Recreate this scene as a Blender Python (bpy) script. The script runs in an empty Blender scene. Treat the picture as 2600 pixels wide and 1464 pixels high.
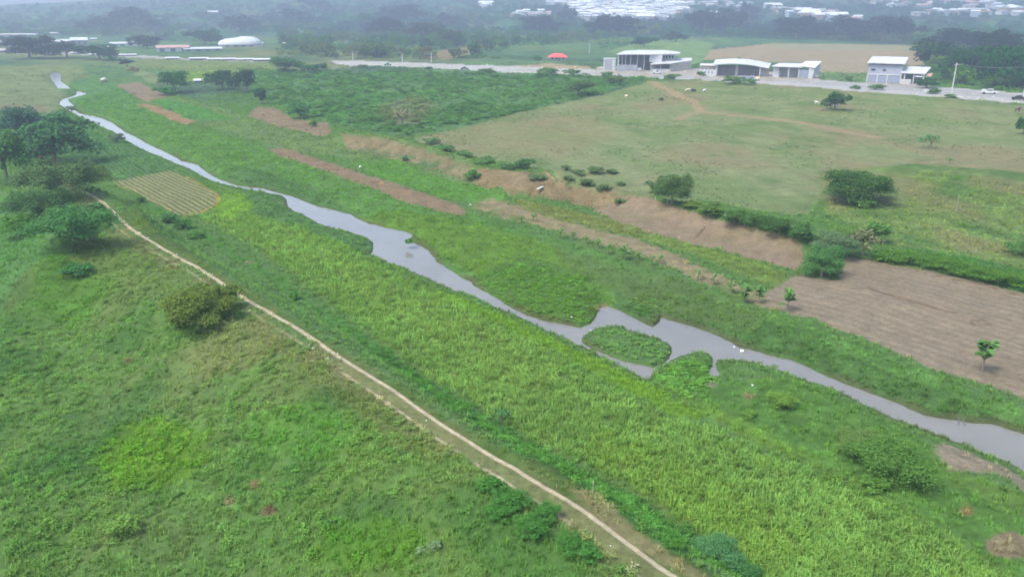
import bpy, math, random
import numpy as np
from mathutils import Vector
random.seed(7); rng = np.random.default_rng(7)
C = bpy.context.scene.collection
SC = bpy.context.scene
# ---------------------------------------------------------------- camera, sky, sun, exposure
H = 27.0                       # metres above the flood plain
F = 1983.0                     # focal length in survey units (photo width 2575)
CX, CY, HZ = 1287.5, 725.0, 20.0
PITCH = math.atan((CY - HZ) / F)
cam = bpy.data.cameras.new("camera"); camo = bpy.data.objects.new("camera", cam); C.objects.link(camo)
cam.sensor_width = 36.0; cam.lens = 36.0 * F / 2575.0; cam.clip_start = 0.5; cam.clip_end = 9000
camo.location = (0, 0, H); camo.rotation_euler = (math.pi/2 - PITCH, 0, 0)
SC.camera = camo
SUN_EL, SUN_AZ = math.radians(58), math.radians(-125)
world = bpy.data.worlds.new("World"); SC.world = world; world.use_nodes = True
nt = world.node_tree; nt.nodes.clear()
wo = nt.nodes.new("ShaderNodeOutputWorld"); bg = nt.nodes.new("ShaderNodeBackground"); sky = nt.nodes.new("ShaderNodeTexSky")
sky.sky_type = 'NISHITA'; sky.sun_disc = False; sky.sun_elevation = SUN_EL; sky.sun_rotation = SUN_AZ
sky.air_density = 1.0; sky.dust_density = 3.0; sky.ozone_density = 1.0; sky.altitude = 0
nt.links.new(sky.outputs[0], bg.inputs[0]); bg.inputs[1].default_value = 0.15
nt.links.new(bg.outputs[0], wo.inputs[0])
sun = bpy.data.lights.new("sun", 'SUN'); suno = bpy.data.objects.new("sun", sun); C.objects.link(suno)
sun.energy = 1.4; sun.angle = math.radians(14); sun.color = (1.0, 0.96, 0.9)
suno.rotation_euler = (math.pi/2 - SUN_EL, 0, math.pi - SUN_AZ + math.pi)
sd = Vector((math.sin(SUN_AZ)*math.cos(SUN_EL), math.cos(SUN_AZ)*math.cos(SUN_EL), math.sin(SUN_EL)))
suno.rotation_euler = sd.to_track_quat('Z', 'Y').to_euler()
SC.view_settings.view_transform = 'Standard'; SC.view_settings.look = 'None'
SC.view_settings.gamma = 1.0; SC.view_settings.exposure = 1.63; SC.view_settings.use_curve_mapping = False
SC.render.engine = 'CYCLES'
SC.cycles.max_bounces = 5; SC.cycles.diffuse_bounces = 2; SC.cycles.glossy_bounces = 2
SC.cycles.transmission_bounces = 2; SC.cycles.volume_bounces = 1; SC.cycles.transparent_max_bounces = 6
SC.cycles.use_denoising = True; SC.cycles.filter_width = 1.8
K = 3.15                       # picture value of a white surface over its albedo, used to turn surveyed colours into albedos
SIG = 0.00070                  # haze density
HAZE_RGB = np.array([0.33, 0.42, 0.54])

# ---------------------------------------------------------------- helpers
def prop(o, label=None, cat=None, group=None, kind=None):
    if label: o['label'] = label
    if cat: o['category'] = cat
    if group: o['group'] = group
    if kind: o['kind'] = kind
    return o
def empty(name, loc, rz=0.0, label=None, cat=None, group=None):
    o = bpy.data.objects.new(name, None); C.objects.link(o); o.empty_display_size = 0.5
    o.location = loc; o.rotation_euler = (0, 0, rz)
    return prop(o, label, cat, group)
def link(name, me, parent=None, loc=None, rot=None):
    o = bpy.data.objects.new(name, me); C.objects.link(o)
    if parent is not None: o.parent = parent
    if loc is not None: o.location = loc
    if rot is not None: o.rotation_euler = rot
    return o
def mesh_np(name, V, Fq, mats=(), midx=None, smooth=False):
    """V (n,3); Fq (m,3) or (m,4)"""
    me = bpy.data.meshes.new(name)
    V = np.asarray(V, np.float32); Fq = np.asarray(Fq, np.int32); k = Fq.shape[1]
    me.vertices.add(len(V)); me.vertices.foreach_set('co', V.ravel())
    me.loops.add(len(Fq)*k); me.loops.foreach_set('vertex_index', Fq.ravel())
    me.polygons.add(len(Fq)); me.polygons.foreach_set('loop_start', np.arange(0, len(Fq)*k, k, dtype=np.int32))
    me.polygons.foreach_set('loop_total', np.full(len(Fq), k, np.int32))
    if midx is not None: me.polygons.foreach_set('material_index', np.asarray(midx, np.int32))
    if smooth: me.polygons.foreach_set('use_smooth', np.ones(len(Fq), bool))
    for m in mats: me.materials.append(m)
    me.update(calc_edges=True)
    return me
class MB:
    """collects boxes, bars, roofs into one mesh"""
    def __init__(s): s.v = []; s.f = []; s.m = []
    def add(s, vs, fs, mi=0):
        b = len(s.v); s.v += [tuple(p) for p in vs]
        for f in fs: s.f.append(tuple(b+i for i in f)); s.m.append(mi)
        return s
    def box(s, x0, x1, y0, y1, z0, z1, mi=0):
        return s.add([(x0,y0,z0),(x1,y0,z0),(x1,y1,z0),(x0,y1,z0),(x0,y0,z1),(x1,y0,z1),(x1,y1,z1),(x0,y1,z1)],
            [(0,3,2,1),(4,5,6,7),(0,1,5,4),(1,2,6,5),(2,3,7,6),(3,0,4,7)], mi)
    def slab(s, pts, t, mi=0):
        """quad or polygon sheet of points given thickness t downward"""
        n = len(pts); lo = [(p[0], p[1], p[2]-t) for p in pts]
        fs = [tuple(range(n)), tuple(range(2*n-1, n-1, -1))] + [((i+1) % n, i, n+i, n+(i+1) % n) for i in range(n)]
        return s.add(list(pts)+lo, fs, mi)
    def tube(s, p, q, r0, r1=None, n=6, mi=0):
        r1 = r0 if r1 is None else r1
        p = Vector(p); q = Vector(q); d = (q-p).normalized()
        a = d.orthogonal().normalized(); b = d.cross(a)
        vs = [p+(a*math.cos(t)+b*math.sin(t))*r0 for t in [2*math.pi*i/n for i in range(n)]] + \
             [q+(a*math.cos(t)+b*math.sin(t))*r1 for t in [2*math.pi*i/n for i in range(n)]]
        fs = [(i, (i+1) % n, n+(i+1) % n, n+i) for i in range(n)] + [tuple(range(n-1, -1, -1)), tuple(range(n, 2*n))]
        return s.add(vs, fs, mi)
    def ball(s, c, rx, ry, rz, n=8, k=5, mi=0, seed=0, rough=0.0):
        r = random.Random(seed); vs = []; fs = []
        for j in range(k+1):
            ph = math.pi*j/k
            for i in range(n):
                t = 2*math.pi*i/n; q = 1+rough*(r.random()-0.5)
                vs.append((c[0]+rx*q*math.sin(ph)*math.cos(t), c[1]+ry*q*math.sin(ph)*math.sin(t), c[2]-rz*q*math.cos(ph)))
        for j in range(k):
            for i in range(n):
                fs.append((j*n+i, j*n+(i+1) % n, (j+1)*n+(i+1) % n, (j+1)*n+i))
        return s.add(vs, fs, mi)
    def build(s, name, mats, parent=None, smooth=False):
        me = bpy.data.meshes.new(name); me.from_pydata(s.v, [], s.f)
        if not isinstance(mats, (list, tuple)): mats = [mats]
        for m in mats: me.materials.append(m)
        for p, mi in zip(me.polygons, s.m): p.material_index = mi; p.use_smooth = smooth
        me.update(); return link(name, me, parent)
def s2l(c):
    c = np.asarray(c, float)/255.0
    return np.where(c <= 0.04045, c/12.92, ((c+0.055)/1.055)**2.4)
def albedo(srgb, dist, k=None):
    """surveyed colour of something at a distance -> its own albedo with the air in between taken off"""
    L = s2l(srgb); d = np.asarray(dist, float)[..., None]
    T = np.maximum(np.exp(-SIG*d), 0.45)
    return np.clip((L-(1-T)*HAZE_RGB)/T/(k or K), 0.008, 0.7)
def hsh(ix, iy, seed):
    n = (ix.astype(np.int64)*374761393 + iy.astype(np.int64)*668265263 + seed*1442695041) & 0x7fffffff
    n = ((n ^ (n >> 13))*1274126177) & 0x7fffffff
    n = ((n ^ (n >> 16))*1103515245) & 0x7fffffff
    return (n & 0xffffff)/float(0xffffff)
def vnoise(x, y, s=0):
    x0 = np.floor(x); y0 = np.floor(y); fx = x-x0; fy = y-y0
    fx = fx*fx*(3-2*fx); fy = fy*fy*(3-2*fy)
    a = hsh(x0, y0, s); b = hsh(x0+1, y0, s); c = hsh(x0, y0+1, s); d = hsh(x0+1, y0+1, s)
    return (a*(1-fx)+b*fx)*(1-fy)+(c*(1-fx)+d*fx)*fy
def fbm(x, y, s=0, o=4):
    t = 0; a = 0.5
    for k in range(o): t = t+a*vnoise(x*2**k+17.3*k, y*2**k-9.1*k, s+k); a *= 0.5
    return t/(1-0.5**o)
def sstep(a, b, x):
    t = np.clip((x-a)/(b-a), 0, 1); return t*t*(3-2*t)

# ---------------------------------------------------------------- survey: photo direction -> place on the ground
cp, sp = math.cos(PITCH), math.sin(PITCH)
def ray(u, v):
    a = (u-CX)/F; b = (CY-v)/F
    return a, cp+b*sp, -sp+b*cp
def on_plane(u, v, z=0.0):
    dx, dy, dz = ray(u, v); t = (z-H)/dz
    return dx*t, dy*t
def poly_plane(pts, z): return np.array([on_plane(u, v, z) for u, v in pts])
def seg_dist(x, y, P, closed=False, signed=False):
    """distance to a polyline (and arc parameter, side)"""
    n = len(P); best = np.full(x.shape, 1e18); side = np.zeros(x.shape); par = np.zeros(x.shape)
    acc = 0.0
    for i in range(n if closed else n-1):
        a = P[i]; b = P[(i+1) % n]; dx, dy = b-a; L2 = dx*dx+dy*dy+1e-12
        t = np.clip(((x-a[0])*dx+(y-a[1])*dy)/L2, 0, 1)
        ex = x-a[0]-t*dx; ey = y-a[1]-t*dy; q = ex*ex+ey*ey
        m = q < best
        best = np.where(m, q, best)
        if signed:
            side = np.where(m, np.sign(dx*(y-a[1])-dy*(x-a[0])), side)
            par = np.where(m, acc+t*math.sqrt(L2), par)
        acc += math.sqrt(L2)
    d = np.sqrt(best)
    return (d, side, par) if signed else d
def inside(x, y, P):
    n = len(P); r = np.zeros(x.shape, bool)
    for i in range(n):
        a = P[i]; b = P[(i+1) % n]
        if a[1] == b[1]: continue
        c = (a[1] > y) != (b[1] > y)
        r ^= c & (x < (b[0]-a[0])*(y-a[1])/(b[1]-a[1])+a[0])
    return r
def sdf(x, y, P, margin=1e9):
    """positive inside"""
    m = (x > P[:,0].min()-margin) & (x < P[:,0].max()+margin) & (y > P[:,1].min()-margin) & (y < P[:,1].max()+margin)
    out = np.full(x.shape, -margin if margin < 1e8 else -1e8, float)
    if m.any():
        xs = x[m]; ys = y[m]; d = seg_dist(xs, ys, P, True); out[m] = np.where(inside(xs, ys, P), d, -d)
    return out
WATER_Z = -0.7
RIVER = [(194,230),(205,233),(216,236),(205,240),(190,244),(178,247),(166,250),(172,258),(182,266),(182,277),(200,287),(232,292),(250,297),(275,308),(293,320),(308,332),(340,347),(365,362),(400,378),(430,393),(450,405),(490,414),(500,424),(530,445),(560,457),(590,467),(620,471),(650,473),(680,482),(705,488),(730,494),(760,507),(790,518),(820,525),(850,532),(880,540),(895,550),(925,562),(960,570),(995,578),(1020,584),(1033,590),(1033,596),(1022,604),(1040,612),(1050,615),(1075,630),(1086,645),(1095,658),(1115,670),(1140,685),(1165,700),(1185,708),(1195,720),(1215,732),(1240,743),(1270,765),(1300,780),(1340,797),(1380,808),(1420,816),(1460,825),(1480,815),(1495,800),(1505,780),(1512,772),(1535,772),(1560,780),(1590,795),(1625,815),(1640,822),(1650,818),(1660,800),(1662,797),(1690,805),(1715,812),(1745,822),(1790,838),(1830,855),(1860,872),(1890,880),(1940,893),(1990,905),(2030,920),(2080,945),(2130,965),(2200,990),(2270,1020),(2330,1045),(2400,1055),(2450,1062),(2500,1068),(2560,1085),(2640,1110),(2800,1160),
 (2800,1300),(2640,1235),(2575,1185),(2530,1160),(2470,1140),(2430,1120),(2380,1105),(2330,1085),(2300,1072),(2250,1055),(2200,1030),(2150,1005),(2110,985),(2070,970),(2020,955),(1995,948),(1975,938),(1940,925),(1900,915),(1870,910),(1835,908),(1805,905),(1800,915),(1805,930),(1815,942),(1800,950),(1782,948),(1780,935),(1790,920),(1793,905),(1785,890),(1760,887),(1735,890),(1700,900),(1675,912),(1660,920),(1640,935),(1633,950),(1625,955),(1610,948),(1580,930),(1550,915),(1510,897),(1480,880),(1450,868),(1420,850),(1380,835),(1340,815),(1300,795),(1250,775),(1200,750),(1150,735),(1100,712),(1050,690),(1010,670),(975,660),(945,645),(935,638),(942,620),(940,608),(925,598),(900,588),(860,578),(830,572),(800,560),(770,540),(745,530),(728,520),(726,500),(715,492),(690,488),(650,480),(610,474),(575,465),(540,455),(510,440),(485,425),(460,415),(445,410),(430,402),(400,390),(370,378),(340,362),(310,345),(290,330),(265,322),(250,312),(235,305),(215,297),(190,285),(165,270),(153,262),(155,255),(166,248),(185,243),(197,237)]
POND = [(128,190),(133,183),(141,182),(149,185),(151,200),(149,205),(160,212),(178,226),(160,225),(148,222),(140,210),(132,200)]
ISLAND = [(1463,850),(1480,835),(1510,825),(1565,820),(1580,832),(1620,845),(1660,855),(1685,870),(1688,885),(1680,900),(1665,915),(1640,922),(1600,915),(1560,905),(1520,890),(1480,872),(1465,860)]
riverW = poly_plane(RIVER, WATER_Z); pondW = poly_plane(POND, WATER_Z); islW = poly_plane(ISLAND, WATER_Z)
PATH = [(150,455),(210,480),(255,505),(290,535),(310,562),(350,590),(400,620),(450,650),(500,675),(525,690),(610,745),(650,770),(700,800),(770,840),(870,905),(950,955),(1040,1015),(1120,1075),(1200,1125),(1290,1180),(1370,1230),(1460,1285),(1540,1335),(1640,1405),(1720,1460),(1850,1555),(2100,1720)]
LEV = 3.0
pathW = poly_plane(PATH, LEV)
EMB = [(860,345),(950,352),(1050,375),(1180,415),(1250,440),(1310,447),(1350,440),(1400,455),(1560,492),(1700,520),(1850,560),(2010,600)]
def chaikin(P, n=2):
    for _ in range(n):
        a = P[:-1]*.75+P[1:]*.25; b = P[:-1]*.25+P[1:]*.75; q = np.empty((len(a)*2, 2)); q[0::2] = a; q[1::2] = b; P = np.concatenate([P[:1], q, P[-1:]])
    return P
pathW = chaikin(pathW, 1)
embW = poly_plane(EMB, 1.0)
SPUR = [(300,565),(250,572),(190,600),(120,640),(60,690)]
spurW = poly_plane(SPUR, 2.5)
moundW = on_plane(1345, 462, 1.5)
def terrain(x, y):
    """height of the land"""
    d, s, par = seg_dist(x, y, pathW, signed=True)
    s = -d*s                                          # >0 on the west side of the track, <0 towards the river
    crest = LEV*(1-sstep(2.6, 15, np.where(s > 0, s, 0)))*(1-sstep(0.9, 6.5, np.where(s < 0, -s, 0)))
    endf = 1-0.6*sstep(250, 330, par[::1]*0+np.hypot(x, y)) if False else 1.0
    z = crest*endf
    rough = np.clip(np.hypot(x, y)/60, 0.5, 3)
    z = z+(fbm(x/9, y/9, 3)-0.5)*0.7+(fbm(x/2.2, y/2.2, 5, 3)-0.5)*0.22*sstep(1.2, 3.5, d)
    z = np.where(s > 2, z+(fbm(x/5, y/5, 9, 3)-0.5)*0.7*sstep(2, 8, s), z)
    sp_d = seg_dist(x, y, spurW); z = z+2.2*np.exp(-(sp_d/4.5)**2)*(crest < LEV*0.93)
    e = seg_dist(x, y, embW); z = z+1.9*np.exp(-(e/3.0)**2)
    mr = np.hypot((x-moundW[0])/6.5, (y-moundW[1])/5.0); z = z+2.1*np.exp(-mr**4)
    # land slowly rising to the far hills
    r = np.hypot(x, y); az = np.degrees(np.arctan2(x, np.maximum(y, 1)))
    top = np.interp(az, [-60, -34, -32.9, -27, -23.5, -21, -10, 0, 60], [30, 27, 28, 38, 46, 54, 56, 58, 58])
    top = top+8*(fbm(az/3.0, r/900, 21)-0.5)*sstep(-30, -20, az)+3*(fbm(az/1.2, r*0, 22)-0.5)
    z = z+np.where(y > 0, top, 30)*sstep(800, 1850, r)+sstep(600, 1200, r)*4*(fbm(x/160, y/160, 31)-0.5)
    return z
def water_cut(x, y, z):
    r = sdf(x, y, riverW, 12.0); r = np.maximum(r, sdf(x, y, pondW, 12.0))
    wob = (fbm(x/1.3, y/1.3, 41, 3)-0.5)*0.5
    r = r+0.45*np.clip((np.hypot(x, y)-75)/60, 0, 1)
    r = np.minimum(r+wob*0.8, -sdf(x, y, islW, 12.0)-wob*0.5)
    k = sstep(-3.0, 0.9, r)                 # 0 on land, 1 in the bed
    zz = np.where(r > -3.0, z*(1-sstep(-3.0, -0.4, r))+(-0.45)*sstep(-3.0, -0.4, r), z)
    return np.where(r > -0.4, -0.45-1.3*sstep(-0.4, 1.2, r), zz), r
def ground_at(u, v):
    x, y = poly_land([(u, v)])[0]; return float(x), float(y), float(terrain(np.array([x]), np.array([y]))[0])
def poly_land(pts):
    """photo outline -> outline on the land"""
    u = np.array([p[0] for p in pts], float); v = np.array([p[1] for p in pts], float)
    a = (u-CX)/F; b = (CY-v)/F; dy = cp+b*sp; dz = -sp+b*cp
    T = np.concatenate([np.linspace(10, 140, 131), np.geomspace(141.5, 2150, 330)])[None, :]
    zz = H+dz[:, None]*T-terrain(a[:, None]*T, dy[:, None]*T)
    hit = np.argmax(zz < 0, axis=1); hit = np.where((zz < 0).any(1), hit, T.shape[1]-1); hit = np.maximum(hit, 1)
    i = np.arange(len(u)); z0 = zz[i, hit-1]; z1 = zz[i, hit]; t0 = T[0, hit-1]; t1 = T[0, hit]
    f = np.clip(z0/(z0-z1+1e-9), 0, 1); t = t0+(t1-t0)*f
    return np.stack([a*t, dy*t], 1)

# ---------------------------------------------------------------- the sheet of land (one polar grid around the drone)
NC, NR = 1060, 640
az_f = np.radians(np.linspace(-38.5, 38.5, NC))
az_l = np.radians(np.linspace(-180, -39.5, 36)); az_r = np.radians(np.linspace(39.5, 180, 36))
AZ = np.concatenate([az_l, az_f, az_r])
vv = np.linspace(1560, 42, NR)              # rows evenly spaced as seen, then even steps up the far slopes
dep = PITCH+np.arctan((vv-CY)/F)
rad = H/np.tan(dep)
rad = rad[rad < 1050]
far = np.geomspace(rad[-1]*1.012, 2050, 80)
RAD = np.concatenate([[0.5, 8, 18], rad, far]); RAD = RAD[np.concatenate([[True], np.diff(RAD) > 0])]
A2, R2 = np.meshgrid(AZ, RAD)
GX = R2*np.sin(A2); GY = R2*np.cos(A2)
GZ = terrain(GX, GY)
GZ, WR = water_cut(GX, GY, GZ)
GD = np.sqrt(GX**2+GY**2+H**2)
fx = GX.ravel(); fy = GY.ravel()
COL = np.empty(GX.shape+(3,)); COL[:] = (108, 146, 88)
px = GD/F                                     # metres per survey unit
def paint(P, rgb, soft=6, amp=8, noise=0.35, nscale=1.0, arr=None, mix=1.0, seed=0, patch=None):
    """give the land inside an outline its colour; soft and amp in survey units at that distance"""
    P = np.asarray(P, float); W = poly_land(P)
    mg = float(np.hypot(W[:,0], W[:,1]).max())/F*40+2
    m = (GX > W[:,0].min()-mg) & (GX < W[:,0].max()+mg) & (GY > W[:,1].min()-mg) & (GY < W[:,1].max()+mg) & (GY > 0)
    if not m.any(): return np.zeros(GX.shape)
    x = GX[m]; y = GY[m]; p = px[m]
    s = sdf(x, y, W, 1e9)
    q = max(float(np.exp(np.mean(np.log(np.hypot(W[:,0], W[:,1])/F)))*12), 0.25)
    s = s+(fbm(x/q, y/q, 60+seed, 4)-0.5)*2*amp*p*1.6
    w = sstep(-soft*p, soft*p, s)
    if patch is not None:
        w = w*sstep(patch[0]-0.12, patch[0]+0.12, fbm(x/patch[1], y/patch[1]*0.7, 80+seed, 5))
    full = np.zeros(GX.shape); full[m] = w*mix
    if arr is None and rgb is not None:
        c = np.array(rgb, float)
        n = fbm(x/(q*nscale*2), y/(q*nscale*2), 70+seed, 5)[:, None]
        c = c*(1+noise*(n-0.5))
        COL[m] = COL[m]*(1-w[:, None]*mix)+c*w[:, None]*mix
    return full
def stroke(pts, half_px, rgb, mix=1.0, seed=0, gaps=0.0, soft=0.6):
    W = poly_land(pts); mg = 20
    m = (GX > W[:,0].min()-mg) & (GX < W[:,0].max()+mg) & (GY > W[:,1].min()-mg) & (GY < W[:,1].max()+mg) & (GY > 0)
    x = GX[m]; y = GY[m]; p = px[m]; d = seg_dist(x, y, W)
    q = max(float(np.median(np.hypot(W[:,0], W[:,1])))/F*10, .3)
    d = d+(fbm(x/q, y/q, 90+seed, 3)-0.5)*p*half_px
    w = 1-sstep(half_px*p*(1-soft), half_px*p*(1+soft), d)
    if gaps: w = w*sstep(gaps-0.1, gaps+0.1, fbm(x/(q*3), y/(q*3), 95+seed, 4))
    COL[m] = COL[m]*(1-w[:, None]*mix)+np.array(rgb, float)*w[:, None]*mix
    f = np.zeros(GX.shape); f[m] = w; return f
# ---------------------------------------------------------------- colours of the land, as surveyed
Q = lambda *a: [tuple(a[i:i+2]) for i in range(0, len(a), 2)]
# broad grounds
paint(Q(-600,150,3300,150,3300,-20,-600,-20), (114,146,120), 3, 3, .3, seed=1)
for i, (thr, sc_, c) in enumerate([(.55, 60, (102,130,112)), (.56, 90, (124,156,124)), (.64, 45, (142,154,126))]):
    paint(Q(-600,235,3300,300,3300,-20,-600,-20), c, 3, 3, .3, seed=2+i, patch=(thr, sc_))
paint(Q(-600,165,130,168,300,160,420,200,150,260,135,300,-600,320), (140,158,118), 5, 8, .35, seed=5)
paint(Q(0,262,110,262,125,285,0,292), (150,150,120), 4, 5, .3, seed=6)
paint(Q(-300,290,160,282,240,330,330,380,300,400,210,400,-300,420), (98,140,92), 6, 8, .4, seed=7)
paint(Q(270,152,480,150,690,156,690,185,600,185,480,180,300,168), (138,158,116), 3, 4, .25, seed=8)
paint(Q(430,182,540,180,640,186,600,205,440,205), (140,172,100), 4, 5, .3, seed=9)
paint(Q(200,165,300,165,420,235,500,250,640,300,800,350,700,380,560,330,400,270,290,215,220,190), (112,148,98), 6, 10, .35, seed=10)
# valley floor beside the stream
paint(Q(150,215,240,190,300,215,350,260,470,315,640,365,800,420,1000,500,1160,540,1400,600,1700,700,1950,790,2640,1050,2640,1120,2400,1060,2100,960,1700,810,1500,780,1400,810,1150,690,1030,590,880,540,740,500,560,450,400,370,280,305,180,260), (108,152,84), 7, 10, .35, seed=11)
paint(Q(700,440,840,500,900,545,800,520,650,470,560,440,600,420), (98,138,84), 12, 12, .3, seed=12)
paint(Q(890,540,1000,530,1200,560,1400,620,1520,700,1540,760,1480,800,1300,740,1150,660,1040,590,950,565), (112,152,70), 10, 10, .35, seed=13)
paint(Q(1180,700,1320,640,1500,700,1540,760,1500,815,1420,815,1300,780), (102,142,72), 10, 10, .35, seed=14)
paint(Q(1540,770,1560,700,1700,700,1900,790,2100,880,2400,1000,2640,1090,2640,1120,2300,1040,2000,910,1700,810,1640,820), (96,134,78), 10, 10, .35, seed=15)
paint(Q(1380,620,1700,700,1940,790,1900,830,1600,760,1440,680), (112,140,84), 14, 16, .35, seed=16, mix=.7)
# riverside right of the corn, and below
paint(Q(420,440,560,470,720,490,800,560,940,620,1050,690,1420,850,1650,960,1800,960,2000,950,2300,1080,2400,1180,2640,1260,2800,1700,2500,1500,2150,1250,1850,1080,1600,980,1400,880,1000,720,700,600,500,540), (112,150,78), 10, 12, .35, seed=17)
paint(Q(600,470,720,490,800,560,940,600,940,640,850,610,700,560,560,500), (100,140,86), 10, 10, .35, seed=18)
paint(Q(545,500,600,480,640,520,580,560,530,560), (128,172,72), 12, 10, .3, seed=19)
paint(Q(1100,730,1250,780,1420,860,1560,920,1620,960,1700,1010,1780,1040,1700,1060,1560,980,1400,890,1200,810,1100,770), (122,166,62), 12, 12, .3, seed=20, mix=.8)
paint(Q(1640,940,1700,900,1790,890,1800,950,1900,960,2040,960,2200,1040,2350,1120,2350,1200,2640,1330,2640,1500,2300,1280,2000,1130,1750,1010), (104,148,76), 12, 14, .35, seed=21)
paint(Q(1740,1000,1880,1060,2050,1150,2000,1150,1840,1090), (124,164,72), 18, 14, .3, seed=22, mix=.6)
# the crop between track and river
CORN = Q(490,545,620,548,780,580,900,640,1000,700,1160,770,1280,830,1380,880,1480,950,1600,1010,1720,1060,1900,1130,2150,1250,2400,1385,2600,1480,2850,1600,2900,1900,2150,1900,2000,1600,1900,1450,1780,1350,1650,1250,1500,1180,1350,1120,1200,1020,1050,930,950,850,850,780,750,700,650,630,560,580)
corn_w = paint(CORN, (120,152,84), 12, 14, .3, seed=23)
paint(Q(850,660,1100,760,1400,930,1350,1010,1100,860,900,740), (128,154,84), 30, 20, .2, seed=24, mix=.5)
paint(Q(1500,1080,1800,1200,2100,1400,1900,1440,1600,1250,1450,1140), (126,156,74), 30, 20, .2, seed=25, mix=.5)
# weedy band left of the crop
paint(Q(350,500,480,560,600,640,740,730,850,800,1000,900,1200,1030,1400,1150,1480,1190,1600,1250,1850,1400,1950,1480,1700,1400,1500,1260,1380,1180,1250,1110,1050,975,900,860,760,760,640,680,500,590,380,530), (94,142,74), 10, 12, .4, seed=26)
# mown strip along the track
MOWN = Q(300,530,420,600,520,660,640,740,760,820,880,895,1000,970,1130,1060,1260,1130,1400,1180,1480,1250,1600,1330,1750,1420,1900,1520,1860,1560,1700,1450,1540,1340,1370,1232,1200,1127,1040,1017,870,907,700,802,610,747,500,677,400,622,320,570)
mown_w = paint(MOWN, (104,134,72), 8, 8, .25, seed=27)
paint(Q(1430,1225,1500,1240,1600,1330,1700,1400,1860,1490,1800,1500,1640,1400,1480,1295), (160,152,112), 12, 10, .25, seed=28, mix=.8)
# levee flank and weeds, left
paint(Q(-700,560,80,660,180,605,300,570,420,650,600,760,850,920,1050,1060,1250,1190,1500,1360,1700,1460,1850,1600,-700,1700), (112,150,82), 6, 8, .3, seed=29)
for i, (thr, sc_, c, mx) in enumerate([(.57, 5, (90,132,70), .6), (.58, 9, (118,152,80), .6), (.60, 7, (132,148,94), .5), (.66, 4, (82,124,70), .6)]):
    paint(Q(-700,560,180,615,300,575,600,765,850,925,1250,1195,1500,1365,1800,1600,-700,1700), c, 8, 8, .3, seed=30+i, patch=(thr, sc_), mix=mx)
paint(Q(-700,480,60,480,160,620,100,660,0,760,0,950,-700,1000), (100,148,86), 14, 16, .3, seed=35, mix=.8)
paint(Q(170,640,300,580,420,650,560,740,420,760,300,720,160,740), (122,146,86), 14, 14, .3, seed=36, mix=.7)
paint(Q(470,900,560,800,640,800,720,860,640,920,520,960), (150,150,102), 30, 24, .2, seed=37, mix=.55)
paint(Q(690,840,880,950,1010,1060,1100,1160,1000,1120,840,1000,740,920,640,850), (132,140,88), 26, 20, .2, seed=38, mix=.5)
paint(Q(240,1150,310,1070,400,1050,520,1090,520,1160,420,1230,290,1230), (112,158,58), 22, 22, .3, seed=39, mix=.8)
paint(Q(820,1330,950,1290,1080,1330,1040,1420,860,1440,780,1400), (102,154,58), 28, 24, .3, seed=40, mix=.7)
paint(Q(600,1060,780,1000,900,1080,840,1160,660,1140), (104,156,70), 24, 20, .3, seed=41, mix=.7)
paint(Q(1080,1260,1240,1190,1420,1340,1560,1440,1400,1500,1200,1420), (88,136,70), 24, 20, .3, seed=42, mix=.6)
paint(Q(130,620,70,780,200,820,300,700), (96,148,62), 24, 20, .3, seed=43, mix=.6)
for i, (u, v, a, c) in enumerate([(325,905,9,(124,118,90)),(675,1283,14,(126,114,90)),(575,1262,9,(160,140,110)),(640,1215,14,(132,120,90)),(625,660,5,(150,140,110)),(2470,810,20,(140,112,88)),(2430,1285,14,(150,140,100)),(2540,1370,50,(150,140,112)),(1880,995,14,(140,146,100)),(1790,965,10,(150,150,120)),(1520,764,16,(160,150,112))]):
    paint([(u+a*math.cos(t)*1.3, v+a*math.sin(t)*.7) for t in np.linspace(0, 6.28, 9)[:-1]], c, 4, 6, .3, seed=50+i)
# scrub beyond
SCRUB = Q(600,175,700,178,850,180,1100,183,1300,190,1480,192,1620,198,1500,240,1400,262,1300,285,1180,315,1080,336,1000,345,900,325,800,300,700,268,640,235)
scrub_w = paint(SCRUB, (108,148,100), 4, 6, .4, seed=60)
paint(Q(950,270,1050,245,1100,270,1060,310,980,320), (138,144,112), 20, 14, .3, seed=61, mix=.7)
# big pasture
PAST = Q(1040,352,1180,315,1300,285,1400,262,1500,242,1640,206,1750,202,1950,212,2200,232,2640,272,3300,330,3300,620,2640,480,2300,430,2280,520,2060,500,2030,540,1900,530,1760,500,1620,500,1560,488,1400,450,1340,425,1200,395)
past_w = paint(PAST, (154,168,122), 3, 4, .22, seed=62)
paint(PAST, (164,156,122), 4, 4, .2, seed=63, patch=(.55, 18), mix=.75)
paint(PAST, (132,158,104), 4, 4, .2, seed=64, patch=(.58, 11), mix=.7)
paint(PAST, (120,148,98), 4, 4, .2, seed=65, patch=(.66, 6), mix=.6)
paint(Q(1060,345,1300,300,1500,290,1560,340,1400,400,1200,385), (166,160,122), 30, 20, .2, seed=66, mix=.5)
paint(Q(2060,430,2300,412,2640,440,2640,700,2300,640,2180,580,2080,540), (130,156,96), 14, 12, .4, seed=67)
paint(Q(2060,430,2300,412,2640,440,2640,700,2300,640,2180,580,2080,540), (104,140,86), 6, 8, .3, seed=68, patch=(.56, 5), mix=.8)
paint(Q(2060,430,2300,412,2640,440,2640,700,2300,640,2180,580,2080,540), (156,150,112), 6, 8, .3, seed=69, patch=(.6, 8), mix=.6)
paint(Q(2240,615,2400,660,2640,745,2640,690,2400,640), (92,138,78), 8, 8, .4, seed=70)
paint(Q(2480,700,2575,720,2640,735,2640,760,2520,735), (100,146,86), 5, 6, .3, seed=71)
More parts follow.
